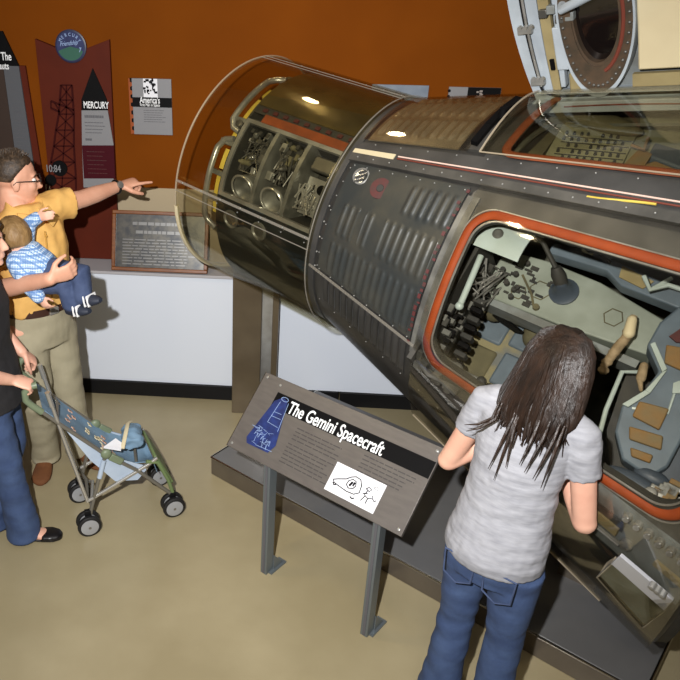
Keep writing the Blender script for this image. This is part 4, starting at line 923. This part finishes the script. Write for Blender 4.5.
for e, s, w_, sd in ((eL, sL, wL, -1), (eR, sR, wR, 1)):
    b.limb([s-r*sd*.02-u*.01, s*.5+e*.5, e], [.040, .039, .035]); b.limb([e, e*.6+w_*.4, w_], [.037, .037, .026])
    hand(b, w_, (w_-e).normalized()*.6+u*.8, f*.8-r*sd*.5, (25, 35, 25), sd)
    b.limb([W(sd*.095, 0, .84), W(sd*.10, .02, .46), W(sd*.10, -.02, .09)], [.07, .048, .034]); foot_mb(b, W(sd*.10, -.02, 0), f+r*sd*.2, .24, .04, .06)
wm = fuse(b, .006, 5); face_extras(wm, hc_, hf, r, hu, .9)
body = obj('body', wm, [M['skinb'], M['eyew'], M['iris'], M['hairw']], t)
b = MB()
b.rings([(W(-.005, -.005, .815), r*0.163, f*.14), (W(-.005, -.01, .86), r*0.163, f*.14), (W(0, .0, .93), r*0.155, f*.13), (W(0, .015, 1.02), r*0.142, f*.115), (W(0, .03, 1.12), r*0.138, f*.115), (W(0, .05, 1.22), r*0.146, f*.12), (W(.0, .06, 1.31), r*0.148, f*.10), (W(.005, .075, 1.36), r*0.112, f*.075), (W(.01, .085, 1.385), r*0.073, f*.06)], 32)
for s, e, sd in ((sL, eL, -1), (sR, eR, 1)):
    d = (e-s).normalized(); b.limb([s-d*.02-r*sd*.03, s, s+d*.09], [.050, .055, .052])
    b.tube([s+d*.02, s+d*.12, s+d*.135], [.055, .052, .053], 20)
obj('t_shirt', fuse(b, .006, 5, lambda p: .004*noise.noise(Vec((p.x*9, p.y*9, p.z*30)))+.002*noise.noise(p*45)), M['tee'], t)
b = MB()
b.rings([(W(0, 0, .74), r*.142, f*.115), (W(0, -.005, .82), r*.146, f*.122), (W(0, 0, .90), r*.138, f*.112), (W(0, 0, .93), r*.134, f*.108)], 28)
for sd in (-1, 1):
    b.tube([W(sd*.092, -.005, .80), W(sd*.097, -.005, .66), W(sd*.10, .0, .48), W(sd*.105, -.02, .25), W(sd*.11, -.03, .10), W(sd*.11, -.03, .035)], [.088, .076, .062, .066, .076, .080], 22)
jn = obj('jeans', fuse(b, .007, 5, lambda p: .006*noise.noise(Vec((p.x*9, p.y*9, p.z*20)))), M['denim'], t)
b = MB()
for sd in (-1, 1):
    pc = W(sd*.078, -.130, .80); b.tube([pc-r*0.052+u*.04, pc+r*0.052+u*.04, pc+r*0.047-u*.05, pc-u*.075, pc-r*0.047-u*.05], .0035, 6, closed=True)
obj('pocket_stitching', b, M['denimdk'], jn)
b = MB()
for sd in (-1, 1): foot_mb(b, W(sd*.10, -.02, 0), f+r*sd*.2, .26, .047, .066, 0.002)
obj('shoes', fuse(b, .006, 3), M['shoeblack'], t)
# hair: one mass with loose strands
b = MB()
def hw(x, y, z): return hc_+r*(x*.9)+f*y+u*(z*.95)
b.ell(hw(0, .0, .035), (.100, .085, .100), (hf, r, hu))
hr = [(hw(.0, .012, .137), .012, .012), (hw(.0, .008, .133), .04, .042), (hw(0, -.004, .115), .075, .075), (hw(.0, -.015, .07), .100, .098), (hw(.0, -.03, .015), .113, .105), (hw(-.005, -.05, -.04), .122, .105), (hw(-.01, -.07, -.085), .130, .098), (hw(-.01, -.09, -.12), .126, .085), (hw(-.01, -.10, -.145), .108, .07)]
hr = [(c, a*.9, d*.97) for c, a, d in hr]
b.rings([(c, r*a, f*d) for c, a, d in hr], 28)
hair = fuse(b, .006, 14, lambda p: .005*noise.noise(Vec((p.dot(r)*45, p.dot(f)*45, p.z*3))))
for i in range(230):
    a = random.uniform(-.25, pi+.25); sgn = -1
    pts = []
    ln_ = random.choice((6, 7, 8, 8, 9, 9))
    j = random.uniform(-.04, .04)
    for kx2 in range(1, ln_):
        c, ra, rd = hr[min(kx2, 8)]; aa = a+j*kx2; pts.append(c+r*(cos(aa)*ra*1.02)-f*(sin(aa)*rd*1.0)+Vec((0, 0, -.0))) 
    if ln_ == 9: pts.append(pts[-1]+Vec((random.uniform(-.02, .02), random.uniform(-.02, 0), -random.uniform(.02, .07))))
    hair.tube(pts, [.0015]+[.0036]*(len(pts)-2)+[.0012], 5)
for k in range(26):
    x0 = random.uniform(-.12, .115); dz = random.uniform(.005, .035); xt = x0+random.uniform(-.025, .01); e = abs(x0)/.13
    hair.tube([hw(x0*.9, -.145+.04*e, -.05), hw(x0, -.165+.05*e, -.10), hw((x0+xt)/2, -.175+.05*e, -.135), hw(xt, -.185+.05*e, -.15-dz)], [.003, random.uniform(.005, .009), .006, .001], 6)
for x0, xt, dz in ((-.05, -.075, .13), (-.04, -.05, .16), (-.035, -.02, .10), (.03, .02, .07), (-.10, -.17, .03), (-.11, -.18, .01), (.06, .04, .09), (.09, .07, .10), (.105, .10, .12)):
    hair.tube([hw(x0, -.155, -.09), hw(x0, -.185, -.135), hw((x0+xt)/2, -.21, -.155-dz*.45), hw(xt, -.232, -.155-dz)], [.003, .006, .004, .0008], 6)
obj('hair', hair, M['hairw'], t)

# ------------------------------------------------------------------ man pointing
B = Vec((-1.265, 3.30, 0)); f, r, u = axes((.80, -.60))
def W(x, y, z): return B+r*x+f*y+u*z      # x to his right, y forwards
t = thing('person', B, 'man in yellow shirt and khaki trousers pointing at the spacecraft, holding a toddler', 'person')
hc_ = Vec((-1.302, 3.33, 1.612)); hf = Vec((.93, .36, -.05)).normalized(); hrr = Vec((hf.y, -hf.x, 0)).normalized(); hu = hrr.cross(hf)
sA = aty(52, 206, 3.42); sB = Vec((-1.43, 3.17, 1.44))
eA = aty(82, 199, 3.56); wA = aty(119, 186, 3.78)
eB = aty(-10, 291, 3.06); wB = aty(50, 279, 2.86)
b = MB(); head(b, hc_, hf, hrr, hu, 1.02)
nk = (sA+sB)/2+EZ*.03
b.limb([nk, hc_-hu*.08-hf*.03], [.06, .056])
b.rings([(W(0, 0, .86), r*.14, f*.10), (W(0, 0, .95), r*.145, f*.105), (W(0, 0, 1.05), r*.15, f*.11), (W(0, 0, 1.2), r*.165, f*.12), (W(0, 0, 1.35), r*.18, f*.12), (W(0, -.01, 1.44), r*.15, f*.09), (W(0, -.01, 1.49), r*.08, f*.06)], 24)
b.limb([sA, (sA+eA)/2, eA], [.058, .05, .043]); b.limb([eA, eA*.65+wA*.35, wA], [.044, .043, .029])
hand(b, wA, (aty(149, 178, 3.88)-wA), -EZ+Vec((0, .25, 0)), thumbside=-1, point=True, k=1.1)
b.limb([sB, (sB+eB)/2, eB], [.058, .05, .044]); b.limb([eB, eB*.6+wB*.4, wB], [.045, .043, .030])
hand(b, wB, aty(72, 271, 2.89)-wB, Vec((-.2, .9, .3)), (30, 45, 30), 1, k=1.0)
kA, aA = W(-.11, .02, .50), Vec((-1.16, 3.42, .10)); kB, aB = W(.10, .05, .50), Vec((-1.31, 3.31, .10))
aB = Vec((-1.325, 3.33, .10))
b.limb([W(-.10, 0, .90), kA, aA], [.095, .062, .042]); b.limb([W(.10, 0, .90), kB, aB], [.095, .062, .042])
wm = fuse(b, .006, 4); face_extras(wm, hc_, hf, hrr, hu, 1.02)
obj('body', wm, [M['skin'], M['eyew'], M['iris'], M['hairm']], t)
b = MB(); hairshell(b, hc_, hf, hrr, hu, 1.0, 1.0, (.103, .083, .096), nz=.04, low=-.42)
for i in range(170):
    a = random.uniform(0, 2*pi); e = random.uniform(.35, 1.0)**.7*pi/2; l = hf*(cos(a)*cos(e)*.098-.012)+hrr*(sin(a)*cos(e)*.08)+hu*(sin(e)*.095+.03)
    if cos(a)*cos(e) > .75 and e < .5: continue
    p = hc_+l; d = (l.normalized()+hf*.3+hu*.35).normalized(); b.tube([p-d*.01, p+d*.008, p+d*.016], [.006, .004, .001], 5)
obj('hair', b, M['hairm'], t)
b = MB()
b.rings([(W(0, .01, .985), r*.172, f*.13), (W(0, .01, 1.04), r*.178, f*.135), (W(0, .01, 1.15), r*.182, f*.135), (W(0, .01, 1.28), r*.19, f*.135), (W(0, .0, 1.38), r*.19, f*.125), (W(0, -.01, 1.45), r*.15, f*.095), (W(0, -.01, 1.50), r*.085, f*.07)], 30)
for s, e, L_ in ((sA, eA, .10), (sB, eB, .2)):
    d = (e-s).normalized(); b.limb([s-d*.05, s, s+d*L_*.6], [.066, .070, .070]); b.tube([s, s+d*L_*.6, s+d*L_], [.072, .074, .082], 20)
shirt = obj('shirt', fuse(b, .007, 5, lambda p: .010*noise.noise(Vec((p.x*16, p.y*16, p.z*5)))+.004*noise.noise(p*26)), M['ysh'], t)
b = MB().shell(lambda a, z, o: W((.088+.012*(1-z)+o)*cos(a), -.012+(.074+.014*(1-z)+o)*sin(a)+.012, 1.475+.045*z-.03*max(0, sin(a))), frange(-pi*1.42, pi*.42, 30), frange(0, 1, 3), .006)
for sd in (-1, 1): b.prism([W(sd*.012, .098, 1.47), W(sd*.085, .06, 1.49), W(sd*.105, .095, 1.43), W(sd*.05, .128, 1.41)], f*.012)
obj('collar', b, M['ysh'], shirt, bevel=.003)
b = MB().tube([W(0.0, .142, 1.40), W(0, .147, 1.25), W(0, .147, 1.05)], .004, 6)
for z in (1.38, 1.30, 1.22, 1.14, 1.06): b.lathe(W(0, .146, z), f, [(0, .006), (.006, .005)], 10)
obj('placket', b, mat('shirt_button', (200, 150, 70), .5), shirt)
b = MB()
b.rings([(W(0, 0, .80), r*.18, f*.135), (W(0, 0, .90), r*.182, f*.137), (W(0, .005, .98), r*.17, f*.13), (W(0, .005, 1.0), r*.168, f*.128)], 28)
for hx, kk, aa in ((-.088, kA, aA), (.088, kB, aB)):
    b.tube([W(hx, 0, .88), (W(hx, 0, .88)+kk)/2, kk, (kk+aa)/2, aa-EZ*.0, aa-EZ*.055], [.112, .102, .088, .082, .078, .078], 22)
pants = obj('trousers', fuse(b, .007, 5, lambda p: .007*noise.noise(Vec((p.x*10, p.y*10, p.z*14)))), M['khaki'], t)
b = MB().rings([(W(0, .007, .985), r*.176, f*.136), (W(0, .007, 1.022), r*.176, f*.136)], 36); bt = obj('belt', b, M['belt'], t)
obj('belt_buckle', MB().box(W(0, .145, 1.003), (.05, .012, .036), (r, f, u)), M['chrome'], bt, bevel=.003)
b = MB(); foot_mb(b, aB-EZ*.1, Vec((.12, -1, 0)), .27, .05, .075, 0.002); foot_mb(b, aA-EZ*.1, Vec((.75, -.5, 0)), .27, .05, .075, 0.002)
obj('shoes', fuse(b, .006, 3), M['suede'], t)
def q(x, y, z): return hc_+hf*x+hrr*y+hu*z
b = MB()
for sd in (-1, 1):
    b.tube([q(.108+.0*k, sd*(.034+.022*cos(2*pi*k/16)), -.003+.015*sin(2*pi*k/16)) for k in range(16)], .0022, 6, closed=True)
    b.tube([q(.107, sd*.056, .004), q(.09, sd*.075, .004), q(.0, sd*.083, .002), q(-.015, sd*.083, -.012)], .0024, 6)
b.tube([q(.109, -.012, .0), q(.112, 0, .003), q(.109, .012, .0)], .002, 6); gl = obj('glasses', b, M['frameblk'], t)
b = MB(); wd_ = (wA-eA).normalized(); wc_ = wA-wd_*.02; x_, y_ = frame_of(wd_); b.tube([wc_+x_*(.031*cos(k*pi/9))+y_*(.031*sin(k*pi/9)) for k in range(18)], .008, 8, closed=True); wt = obj('wristwatch', b, M['watch'], t)
dvw = (CAM-wc_).normalized(); dvw = (dvw-wd_*dvw.dot(wd_)).normalized()
obj('watch_face', MB().lathe(wc_+dvw*.03+EZ*.004, dvw, [(0, .018), (.009, .018), (.01, .014)], 18), M['silver'], wt)

# ------------------------------------------------------------------ toddler held by the man
def ty(x, y, Y): return aty(x, y, Y)
pel = ty(42, 272, 3.03); chest = ty(26, 256, 3.04); nk = ty(17, 251, 3.05); hc_ = ty(14, 241, 3.06)
t = thing('person', pel-EZ*.08, 'toddler in blue checked shirt and jeans carried on the arm of the man', 'person')
tf = Vec((.35, .92, 0)).normalized(); hf = Vec((-.55, .80, -.15)).normalized(); hrr = Vec((hf.y, -hf.x, 0)).normalized(); hu = hrr.cross(hf)
b = MB(); head(b, hc_, hf, hrr, hu, .86); b.limb([chest, nk, hc_-hu*.05], [.05, .04, .04])
b.limb([pel, (pel+chest)/2, chest], [.075, .075, .07])
shL_, elL, wrL = ty(25, 240, 3.10), ty(28, 224, 3.14), ty(37, 217.5, 3.13)
shR_, elR, wrR = ty(17, 262, 2.99), ty(26, 284, 2.95), ty(39, 297, 2.93)
b.limb([shL_, elL, wrL], [.03, .026, .02]); b.limb([shR_, elR, wrR], [.03, .027, .02])
hand(b, wrL, ty(46, 216, 3.12)-wrL, Vec((0, 1, -.2)), (15, 20, 15), 1, .55); hand(b, wrR, ty(46, 306, 2.93)-wrR, Vec((.3, .8, 0)), (25, 30, 20), 1, .55)
hpA, knA, ftA = ty(52, 272, 3.02), ty(82, 276, 2.99), ty(82, 297, 2.97)
hpB, knB, ftB = ty(38, 280, 3.0), ty(66, 284, 2.97), ty(72, 306, 2.97)
b.limb([hpA, knA, ftA], [.055, .043, .03]); b.limb([hpB, knB, ftB], [.055, .043, .03])
wm = fuse(b, .005, 3); face_extras(wm, hc_, hf, hrr, hu, .86); obj('body', wm, [M['skinb'], M['eyew'], M['iris'], M['hairb']], t)
b = MB(); hairshell(b, hc_, hf, hrr, hu, .86, .8, (.108, .088, .104), .03, -.55); obj('hair', b, M['hairb'], t)
b = MB(); b.limb([pel+Vec((0, 0, .01)), (pel+chest)/2, chest, nk*.6+chest*.4], [.086, .088, .083, .06])
b.limb([shL_, elL, wrL-(wrL-elL)*.1], [.045, .037, .031]); b.limb([shR_, elR, wrR-(wrR-elR)*.05], [.048, .038, .032])
obj('checked_shirt', fuse(b, .006, 4, lambda p: .005*noise.noise(p*22)), M['plaid'], t)
b = MB(); b.limb([pel-EZ*.02, hpA, knA, ftA-(ftA-knA)*.1], [.085, .07, .056, .047]); b.limb([pel-EZ*.02, hpB, knB, ftB-(ftB-knB)*.15], [.085, .068, .055, .046])
obj('jeans', fuse(b, .006, 4, lambda p: .004*noise.noise(p*25)), M['denimdk'], t)
b = MB(); st = MB()
for ft, tip in ((ftA, ty(101, 297, 2.93)), (ftB, ty(88, 308, 2.93))):
    d = (tip-ft).normalized(); z_ = (EZ-d*d.z).normalized(); s_ = d.cross(z_)
    b.rings([(ft+d*x-z_*.015, s_*w_, z_*h_) for x, w_, h_ in ((-.035, .015, .016), (-.025, .026, .028), (.01, .029, .032), (.05, .031, .026), (.08, .028, .019), (.10, .014, .01))], 16)
    for x in (.03, .05): st.box(ft+d*x-z_*.012, (.010, .066, .052), ((d+z_*.3).normalized(), s_, z_))
sh = obj('shoes', b, M['sneaker'], t); obj('shoe_stripe', st, M['sneakw'], sh, bevel=.004)

# ------------------------------------------------------------------ stroller
NW, NFp = Vec((-.985, 2.79, 0)), Vec((-.57, 2.985, 0)); dn = (NFp-NW).normalized(); ln2 = Vec((-dn.y, dn.x, 0))
def sn(x, y, off=0): return onpl(x, y, NW+ln2*off, ln2)
GW = .27
def K(a, l, z): return NW+dn*a+ln2*l+EZ*z
t = thing('stroller', K(.2, GW/2, 0), 'folding umbrella stroller with blue patterned seat and grey wheels, empty', 'stroller')
def wheelset(a, l, name='wheel'):
    c = K(a, l, .058)
    for o in (-.024, .024):
        b = MB().lathe(c+ln2*(o-.012), ln2, [(0, .040), (.0, .050), (.004, .057), (.012, .058), (.020, .057), (.024, .050), (.024, .040)], 30); w_ = obj('wheel', b, M['tyre'], t)
        obj('hub', MB().lathe(c+ln2*(o-.0135), ln2, [(-.003, .010), (-.002, .034), (-.0005, .043), (.026, .043), (.0275, .034), (.029, .01)], 26), M['wheelhub'], w_)
        obj('hub_cap', MB().lathe(c+ln2*(o-.018), ln2, [(0, .007), (.036, .007)], 14), M['tubegrey'], w_)
    obj('fork', MB().box(c+EZ*.035, (.03, .02, .09), (dn, ln2, EZ)).tube([c-ln2*.04, c+ln2*.04], .005, 8), M['black'], t, bevel=.004)
for a, l in ((.045, 0), (.47, 0), (.045, GW), (.47, GW)): wheelset(a, l)
for l, nm in ((0, 'near'), (GW, 'far')):
    o_ = 0
    main = [(-.165, .845), (-.17, .80), (-.145, .765), (-.06, .67), (.155, .435), (.30, .31), (.47, .12)]
    obj('main_tube', MB().tube([K(a, l, z) for a, z in main[2:]], .0095, 12), M['tubegrey'], t)
    obj('handle', MB().tube([K(-.118, l, .865), K(-.15, l, .862), K(-.17, l, .84), K(-.172, l, .80), K(-.15, l, .768), K(-.11, l, .725)], .0155, 12), M['greygreen'], t)
    obj('rear_leg', MB().tube([K(.16, l, .46), K(.11, l, .30), K(.05, l, .09)], .0095, 12), M['tubegrey'], t)
    obj('leg_sleeve', MB().tube([K(.143, l-.004, .41), K(.115, l-.004, .315)], .012, 12), M['fabpale'], t)
    obj('pivot_joint', MB().ell(K(.155, l-.008, .445), (.026, .016, .026), (dn, ln2, EZ)).box(K(.2, l-.008, .405), (.07, .018, .035), ((dn-EZ*.8).normalized(), ln2, (dn*.8+EZ).normalized())), M['greygreen'], t, bevel=.004)
    obj('seat_rail', MB().tube([K(.05, l, .19), K(.36, l, .335), K(.40, l, .36)], .009, 12), M['chrome'], t)
    obj('back_tube', MB().tube([K(-.075, l, .81), K(-.02, l, .52), K(.05, l, .19)], .009, 12), M['chrome'], t)
    obj('tube_cap', MB().tube([K(-.078, l, .82), K(-.064, l, .745)], .0115, 12), M['chrome'], t)
for a, z, n_ in ((.05, .19, 'brace'), (.30, .31, 'brace'), (-.05, .66, 'brace')):
    obj('cross_brace', MB().tube([K(a, 0, z), K(a+.02, GW/2, z+.025), K(a, GW, z)], .008, 10), M['tubegrey'], t)
obj('cross_brace', MB().tube([K(.06, 0, .11), K(.10, GW/2, .2), K(.06, GW, .11)], .008, 10), M['chrome'], t)
# fabric seat slung between the tubes
def seatfn(a, w, o):   # a along the sling 0..1, w across
    pts = [(-.105, .735), (-.03, .645), (.05, .555), (.13, .465), (.20, .395), (.27, .355), (.335, .345), (.385, .33), (.40, .27)]
    x = a*(len(pts)-1); i = min(int(x), len(pts)-2); fr_ = x-i; p = [pts[i][k]+(pts[i+1][k]-pts[i][k])*fr_ for k in (0, 1)]
    sag = .05*sin(pi*w)*min(1, 4*a, 5*(1-a)); bulge = .015*sin(a*17)*sin(3*pi*w)
    return K(p[0]+sag*.5, .012+w*(GW-.024), p[1]-sag+bulge*.3+o)
sf = MB().shell(seatfn, frange(0, 1, 40), frange(0, 1, 14), .006); seatf = obj('seat', sf, M['strollfab'], t)
for l, s_ in ((.004, 1), (GW-.004, -1)):
    sp = [(-.03, .635), (.155, .428), (.33, .33), (.345, .30), (.30, .25), (.19, .27), (.08, .42)]
    b = MB().prism([K(a, l, z) for a, z in sp], ln2*(.005*s_)); obj('side_panel', b, M['fabpale'], seatf)
b = MB()
for i in range(22):
    a, w = random.uniform(.04, .5), random.uniform(.08, .92); p = seatfn(a, w, .002); p2 = seatfn(a+.02, w, .002); d = (p2-p).normalized(); nrm = d.cross(ln2)
    for k in range(3): 
        an = random.uniform(0, pi); dd_ = d*cos(an)+ln2*sin(an); b.box(p, (.03, .007, .004), (dd_, nrm.cross(dd_), nrm), mi=i % 2)
obj('seat_motif', b, [M['fabmotif'], M['creampad']], seatf, smooth=False)
b = MB().rings([(K(.30, .06, .42), dn*.05, EZ*.03), (K(.31, .13, .43), dn*.055, EZ*.042), (K(.32, .21, .42), dn*.05, EZ*.03)], 16); obj('bunched_fabric', fuse(b, .006, 2, lambda p: .010*noise.noise(p*30)), M['strollfab'], seatf)
b = MB().tube([K(.24, .03, .43), K(.275, .10, .472), K(.30, .17, .475), K(.33, .24, .44)], .010, 8, sq=.4); obj('harness_strap', b, M['creampad'], seatf)
b = MB().prism([K(.15, .02, .46), K(.23, .02, .425), K(.25, .06, .43), K(.22, .08, .455)], EZ*.008); obj('care_label', b, M['card'], seatf)
b = MB().box(K(.435, GW/2, .27), (.016, GW-.03, .20), ((dn*.9+EZ*.42).normalized(), ln2, (EZ*.9-dn*.42).normalized())); obj('footrest', b, M['footrest'], t, bevel=.006)
for l in (0, GW): obj('front_strut', MB().tube([K(.345, l, .35), K(.40, l, .335), K(.45, l, .22), K(.475, l, .12)], .010, 10), M['footrest'], t)

# ------------------------------------------------------------------ woman at the stroller (left edge)
B = Vec((-1.34, 2.80, 0)); f, r, u = axes((.96, .10))
def W(x, y, z): return B+r*x+f*y+u*z
t = thing('person', B, 'woman in black top and dark jeans at the left edge, holding the stroller handles', 'person')
hc_ = aty(-19, 240, 2.84); hf = f.copy()
gN = K(-.135, 0, .866); gF = K(-.135, GW, .87)
sR, sL = W(.17, .0, 1.33), W(-.17, .0, 1.33); wR = gN+Vec((-.085, -.015, .03)); eR = W(.26, .02, 1.02)
wL = sn(22, 352, GW-.02); eL = W(-.20, -.02, 1.05); 
b = MB(); head(b, hc_, hf, r, u, .95); b.limb([W(0, .0, 1.33), hc_-u*.07-f*.02], [.052, .05])
b.rings([(W(0, 0, .78), r*.15, f*.11), (W(0, 0, .88), r*.16, f*.115), (W(0, 0, 1.0), r*.13, f*.095), (W(0, 0, 1.2), r*.145, f*.10), (W(0, 0, 1.32), r*.15, f*.08), (W(0, 0, 1.37), r*.07, f*.05)], 24)
b.limb([sR, (sR+eR)/2, eR], [.05, .043, .037]); b.limb([eR, eR*.6+wR*.4, wR], [.037, .036, .025]); hand(b, wR, gN-wR+Vec((.03, .01, -.01)), Vec((.1, .25, -1)), (55, 70, 40), 1, .95)
b.limb([sL, (sL+eL)/2, eL], [.05, .043, .037]); b.limb([eL, eL*.6+wL*.4, wL], [.037, .036, .025]); hand(b, wL, gF-wL+Vec((.02, 0, 0)), Vec((0, .3, -1)), (50, 60, 40), -1, .95)
aR, aL = Vec((-1.245, 2.735, .08)), Vec((-1.42, 2.80, .08)); kR, kL = W(.09, .06, .46), W(-.09, .04, .46)
b.limb([W(.085, 0, .84), kR, aR], [.085, .055, .036]); b.limb([W(-.085, 0, .84), kL, aL], [.085, .055, .036])
foot_mb(b, aR-EZ*.08, Vec((.98, .15, 0)), .235, .038, .055, .004); foot_mb(b, aL-EZ*.08, Vec((.98, .15, 0)), .235, .038, .055, .004)
wm = fuse(b, .006, 4); face_extras(wm, hc_, hf, r, u, .95); obj('body', wm, [M['skinb'], M['eyew'], M['iris'], M['hairdk']], t)
b = MB(); hairshell(b, hc_, hf, r, u, .95, .85, (.112, .092, .106), .03, -.6); b.rings([(hc_-f*.085+u*.03, r*.05, f*.03), (hc_-f*.10-u*.06, r*.06, f*.035), (hc_-f*.10-u*.16, r*.065, f*.03), (hc_-f*.085-u*.25, r*.045, f*.02), (hc_-f*.08-u*.29, r*.01, f*.01)], 16); obj('hair', b, M['hairdk'], t)
b = MB(); b.rings([(W(0, 0, .745), r*.20, f*.158), (W(0, 0, .82), r*.194, f*.15), (W(0, 0, .90), r*.182, f*.14), (W(0, 0, 1.02), r*.158, f*.118), (W(0, .01, 1.2), r*.168, f*.125), (W(0, 0, 1.31), r*.17, f*.10), (W(0, 0, 1.37), r*.09, f*.065)], 28)
for s, e in ((sR, eR), (sL, eL)):
    d = (e-s).normalized(); b.tube([s-d*.04, s, s+d*.10, s+d*.16], [.05, .062, .058, .056], 18)
obj('top', fuse(b, .007, 4, lambda p: .006*noise.noise(p*14)), M['blacktop'], t)
b = MB(); b.rings([(W(0, 0, .72), r*.172, f*.13), (W(0, 0, .82), r*.178, f*.133), (W(0, 0, .90), r*.165, f*.12)], 26)
for hx, kk, aa in ((.088, kR, aR), (-.088, kL, aL)): b.tube([W(hx, 0, .80), (W(hx, 0, .8)+kk)/2, kk, (kk+aa)/2, aa+EZ*.03, aa-EZ*.055], [.100, .086, .070, .070, .078, .082], 22)
obj('jeans', fuse(b, .007, 4, lambda p: .006*noise.noise(Vec((p.x*12, p.y*12, p.z*18)))), M['denim'], t)
b = MB()
for aa in (aR, aL):
    d = Vec((.98, .15, 0)).normalized(); s_ = Vec((d.y, -d.x, 0)); an = aa-EZ*.08
    foot_mb(b, an, d, .25, .044, .030, .001); b.rings([(an+d*x+EZ*z, s_*w_, EZ*h_) for x, w_, h_, z in ((.09, .046, .016, .026), (.13, .047, .018, .024), (.165, .036, .014, .02), (.182, .015, .008, .016))], 16); b.box(an+d*-.06+EZ*.03, (.012, .055, .05), (d, s_, EZ))
sh = obj('shoes', fuse(b, .005, 3), M['shoeblack'], t)

# ------------------------------------------------------------------ lights
def light(name, kind, loc, energy, color=(1, 1, 1), **k):
    l = bpy.data.lights.new(name, kind); l.energy = energy; l.color = color
    for a, v in k.items(): setattr(l, a, v)
    o = bpy.data.objects.new(name, l); COL.objects.link(o); o.location = loc; return o
def aim(o, tgt): o.rotation_euler = (Vec(tgt)-o.location).to_track_quat('-Z', 'Y').to_euler()
o = light('camera_flash', 'SPOT', (-.24, -.02, 2.74), 690, (1, .985, .985), shadow_soft_size=.025, spot_size=radians(100), spot_blend=1.0); aim(o, (-.35, 3.6, 1.0))
for loc, e in (((-1.62, 2.45, 3.45), 26), ((-1.42, 2.62, 3.45), 26), ((.3, -.5, 3.5), 20), ((-.2, 4.1, 3.0), 7)):
    o = light('ceiling_lamp', 'SPOT', loc, e, (1, .80, .48), shadow_soft_size=.05, spot_size=radians(75), spot_blend=.6); aim(o, P0+A*.3+EZ*.1)
o = light('ambient_fill', 'AREA', (.6, 1.2, 3.55), 30, (1, .96, .9), shape='RECTANGLE', size=4, size_y=4)  # added soft fill for the ambient level, not a fixture of the room
w_ = bpy.data.worlds.new('World'); scn.world = w_; w_.use_nodes = True; w_.node_tree.nodes['Background'].inputs[0].default_value = (.05, .045, .04, 1)
scn.view_settings.view_transform = 'Standard'; scn.view_settings.look = 'None'; scn.view_settings.gamma = 1; scn.view_settings.exposure = 0
scn.view_settings.use_curve_mapping = False
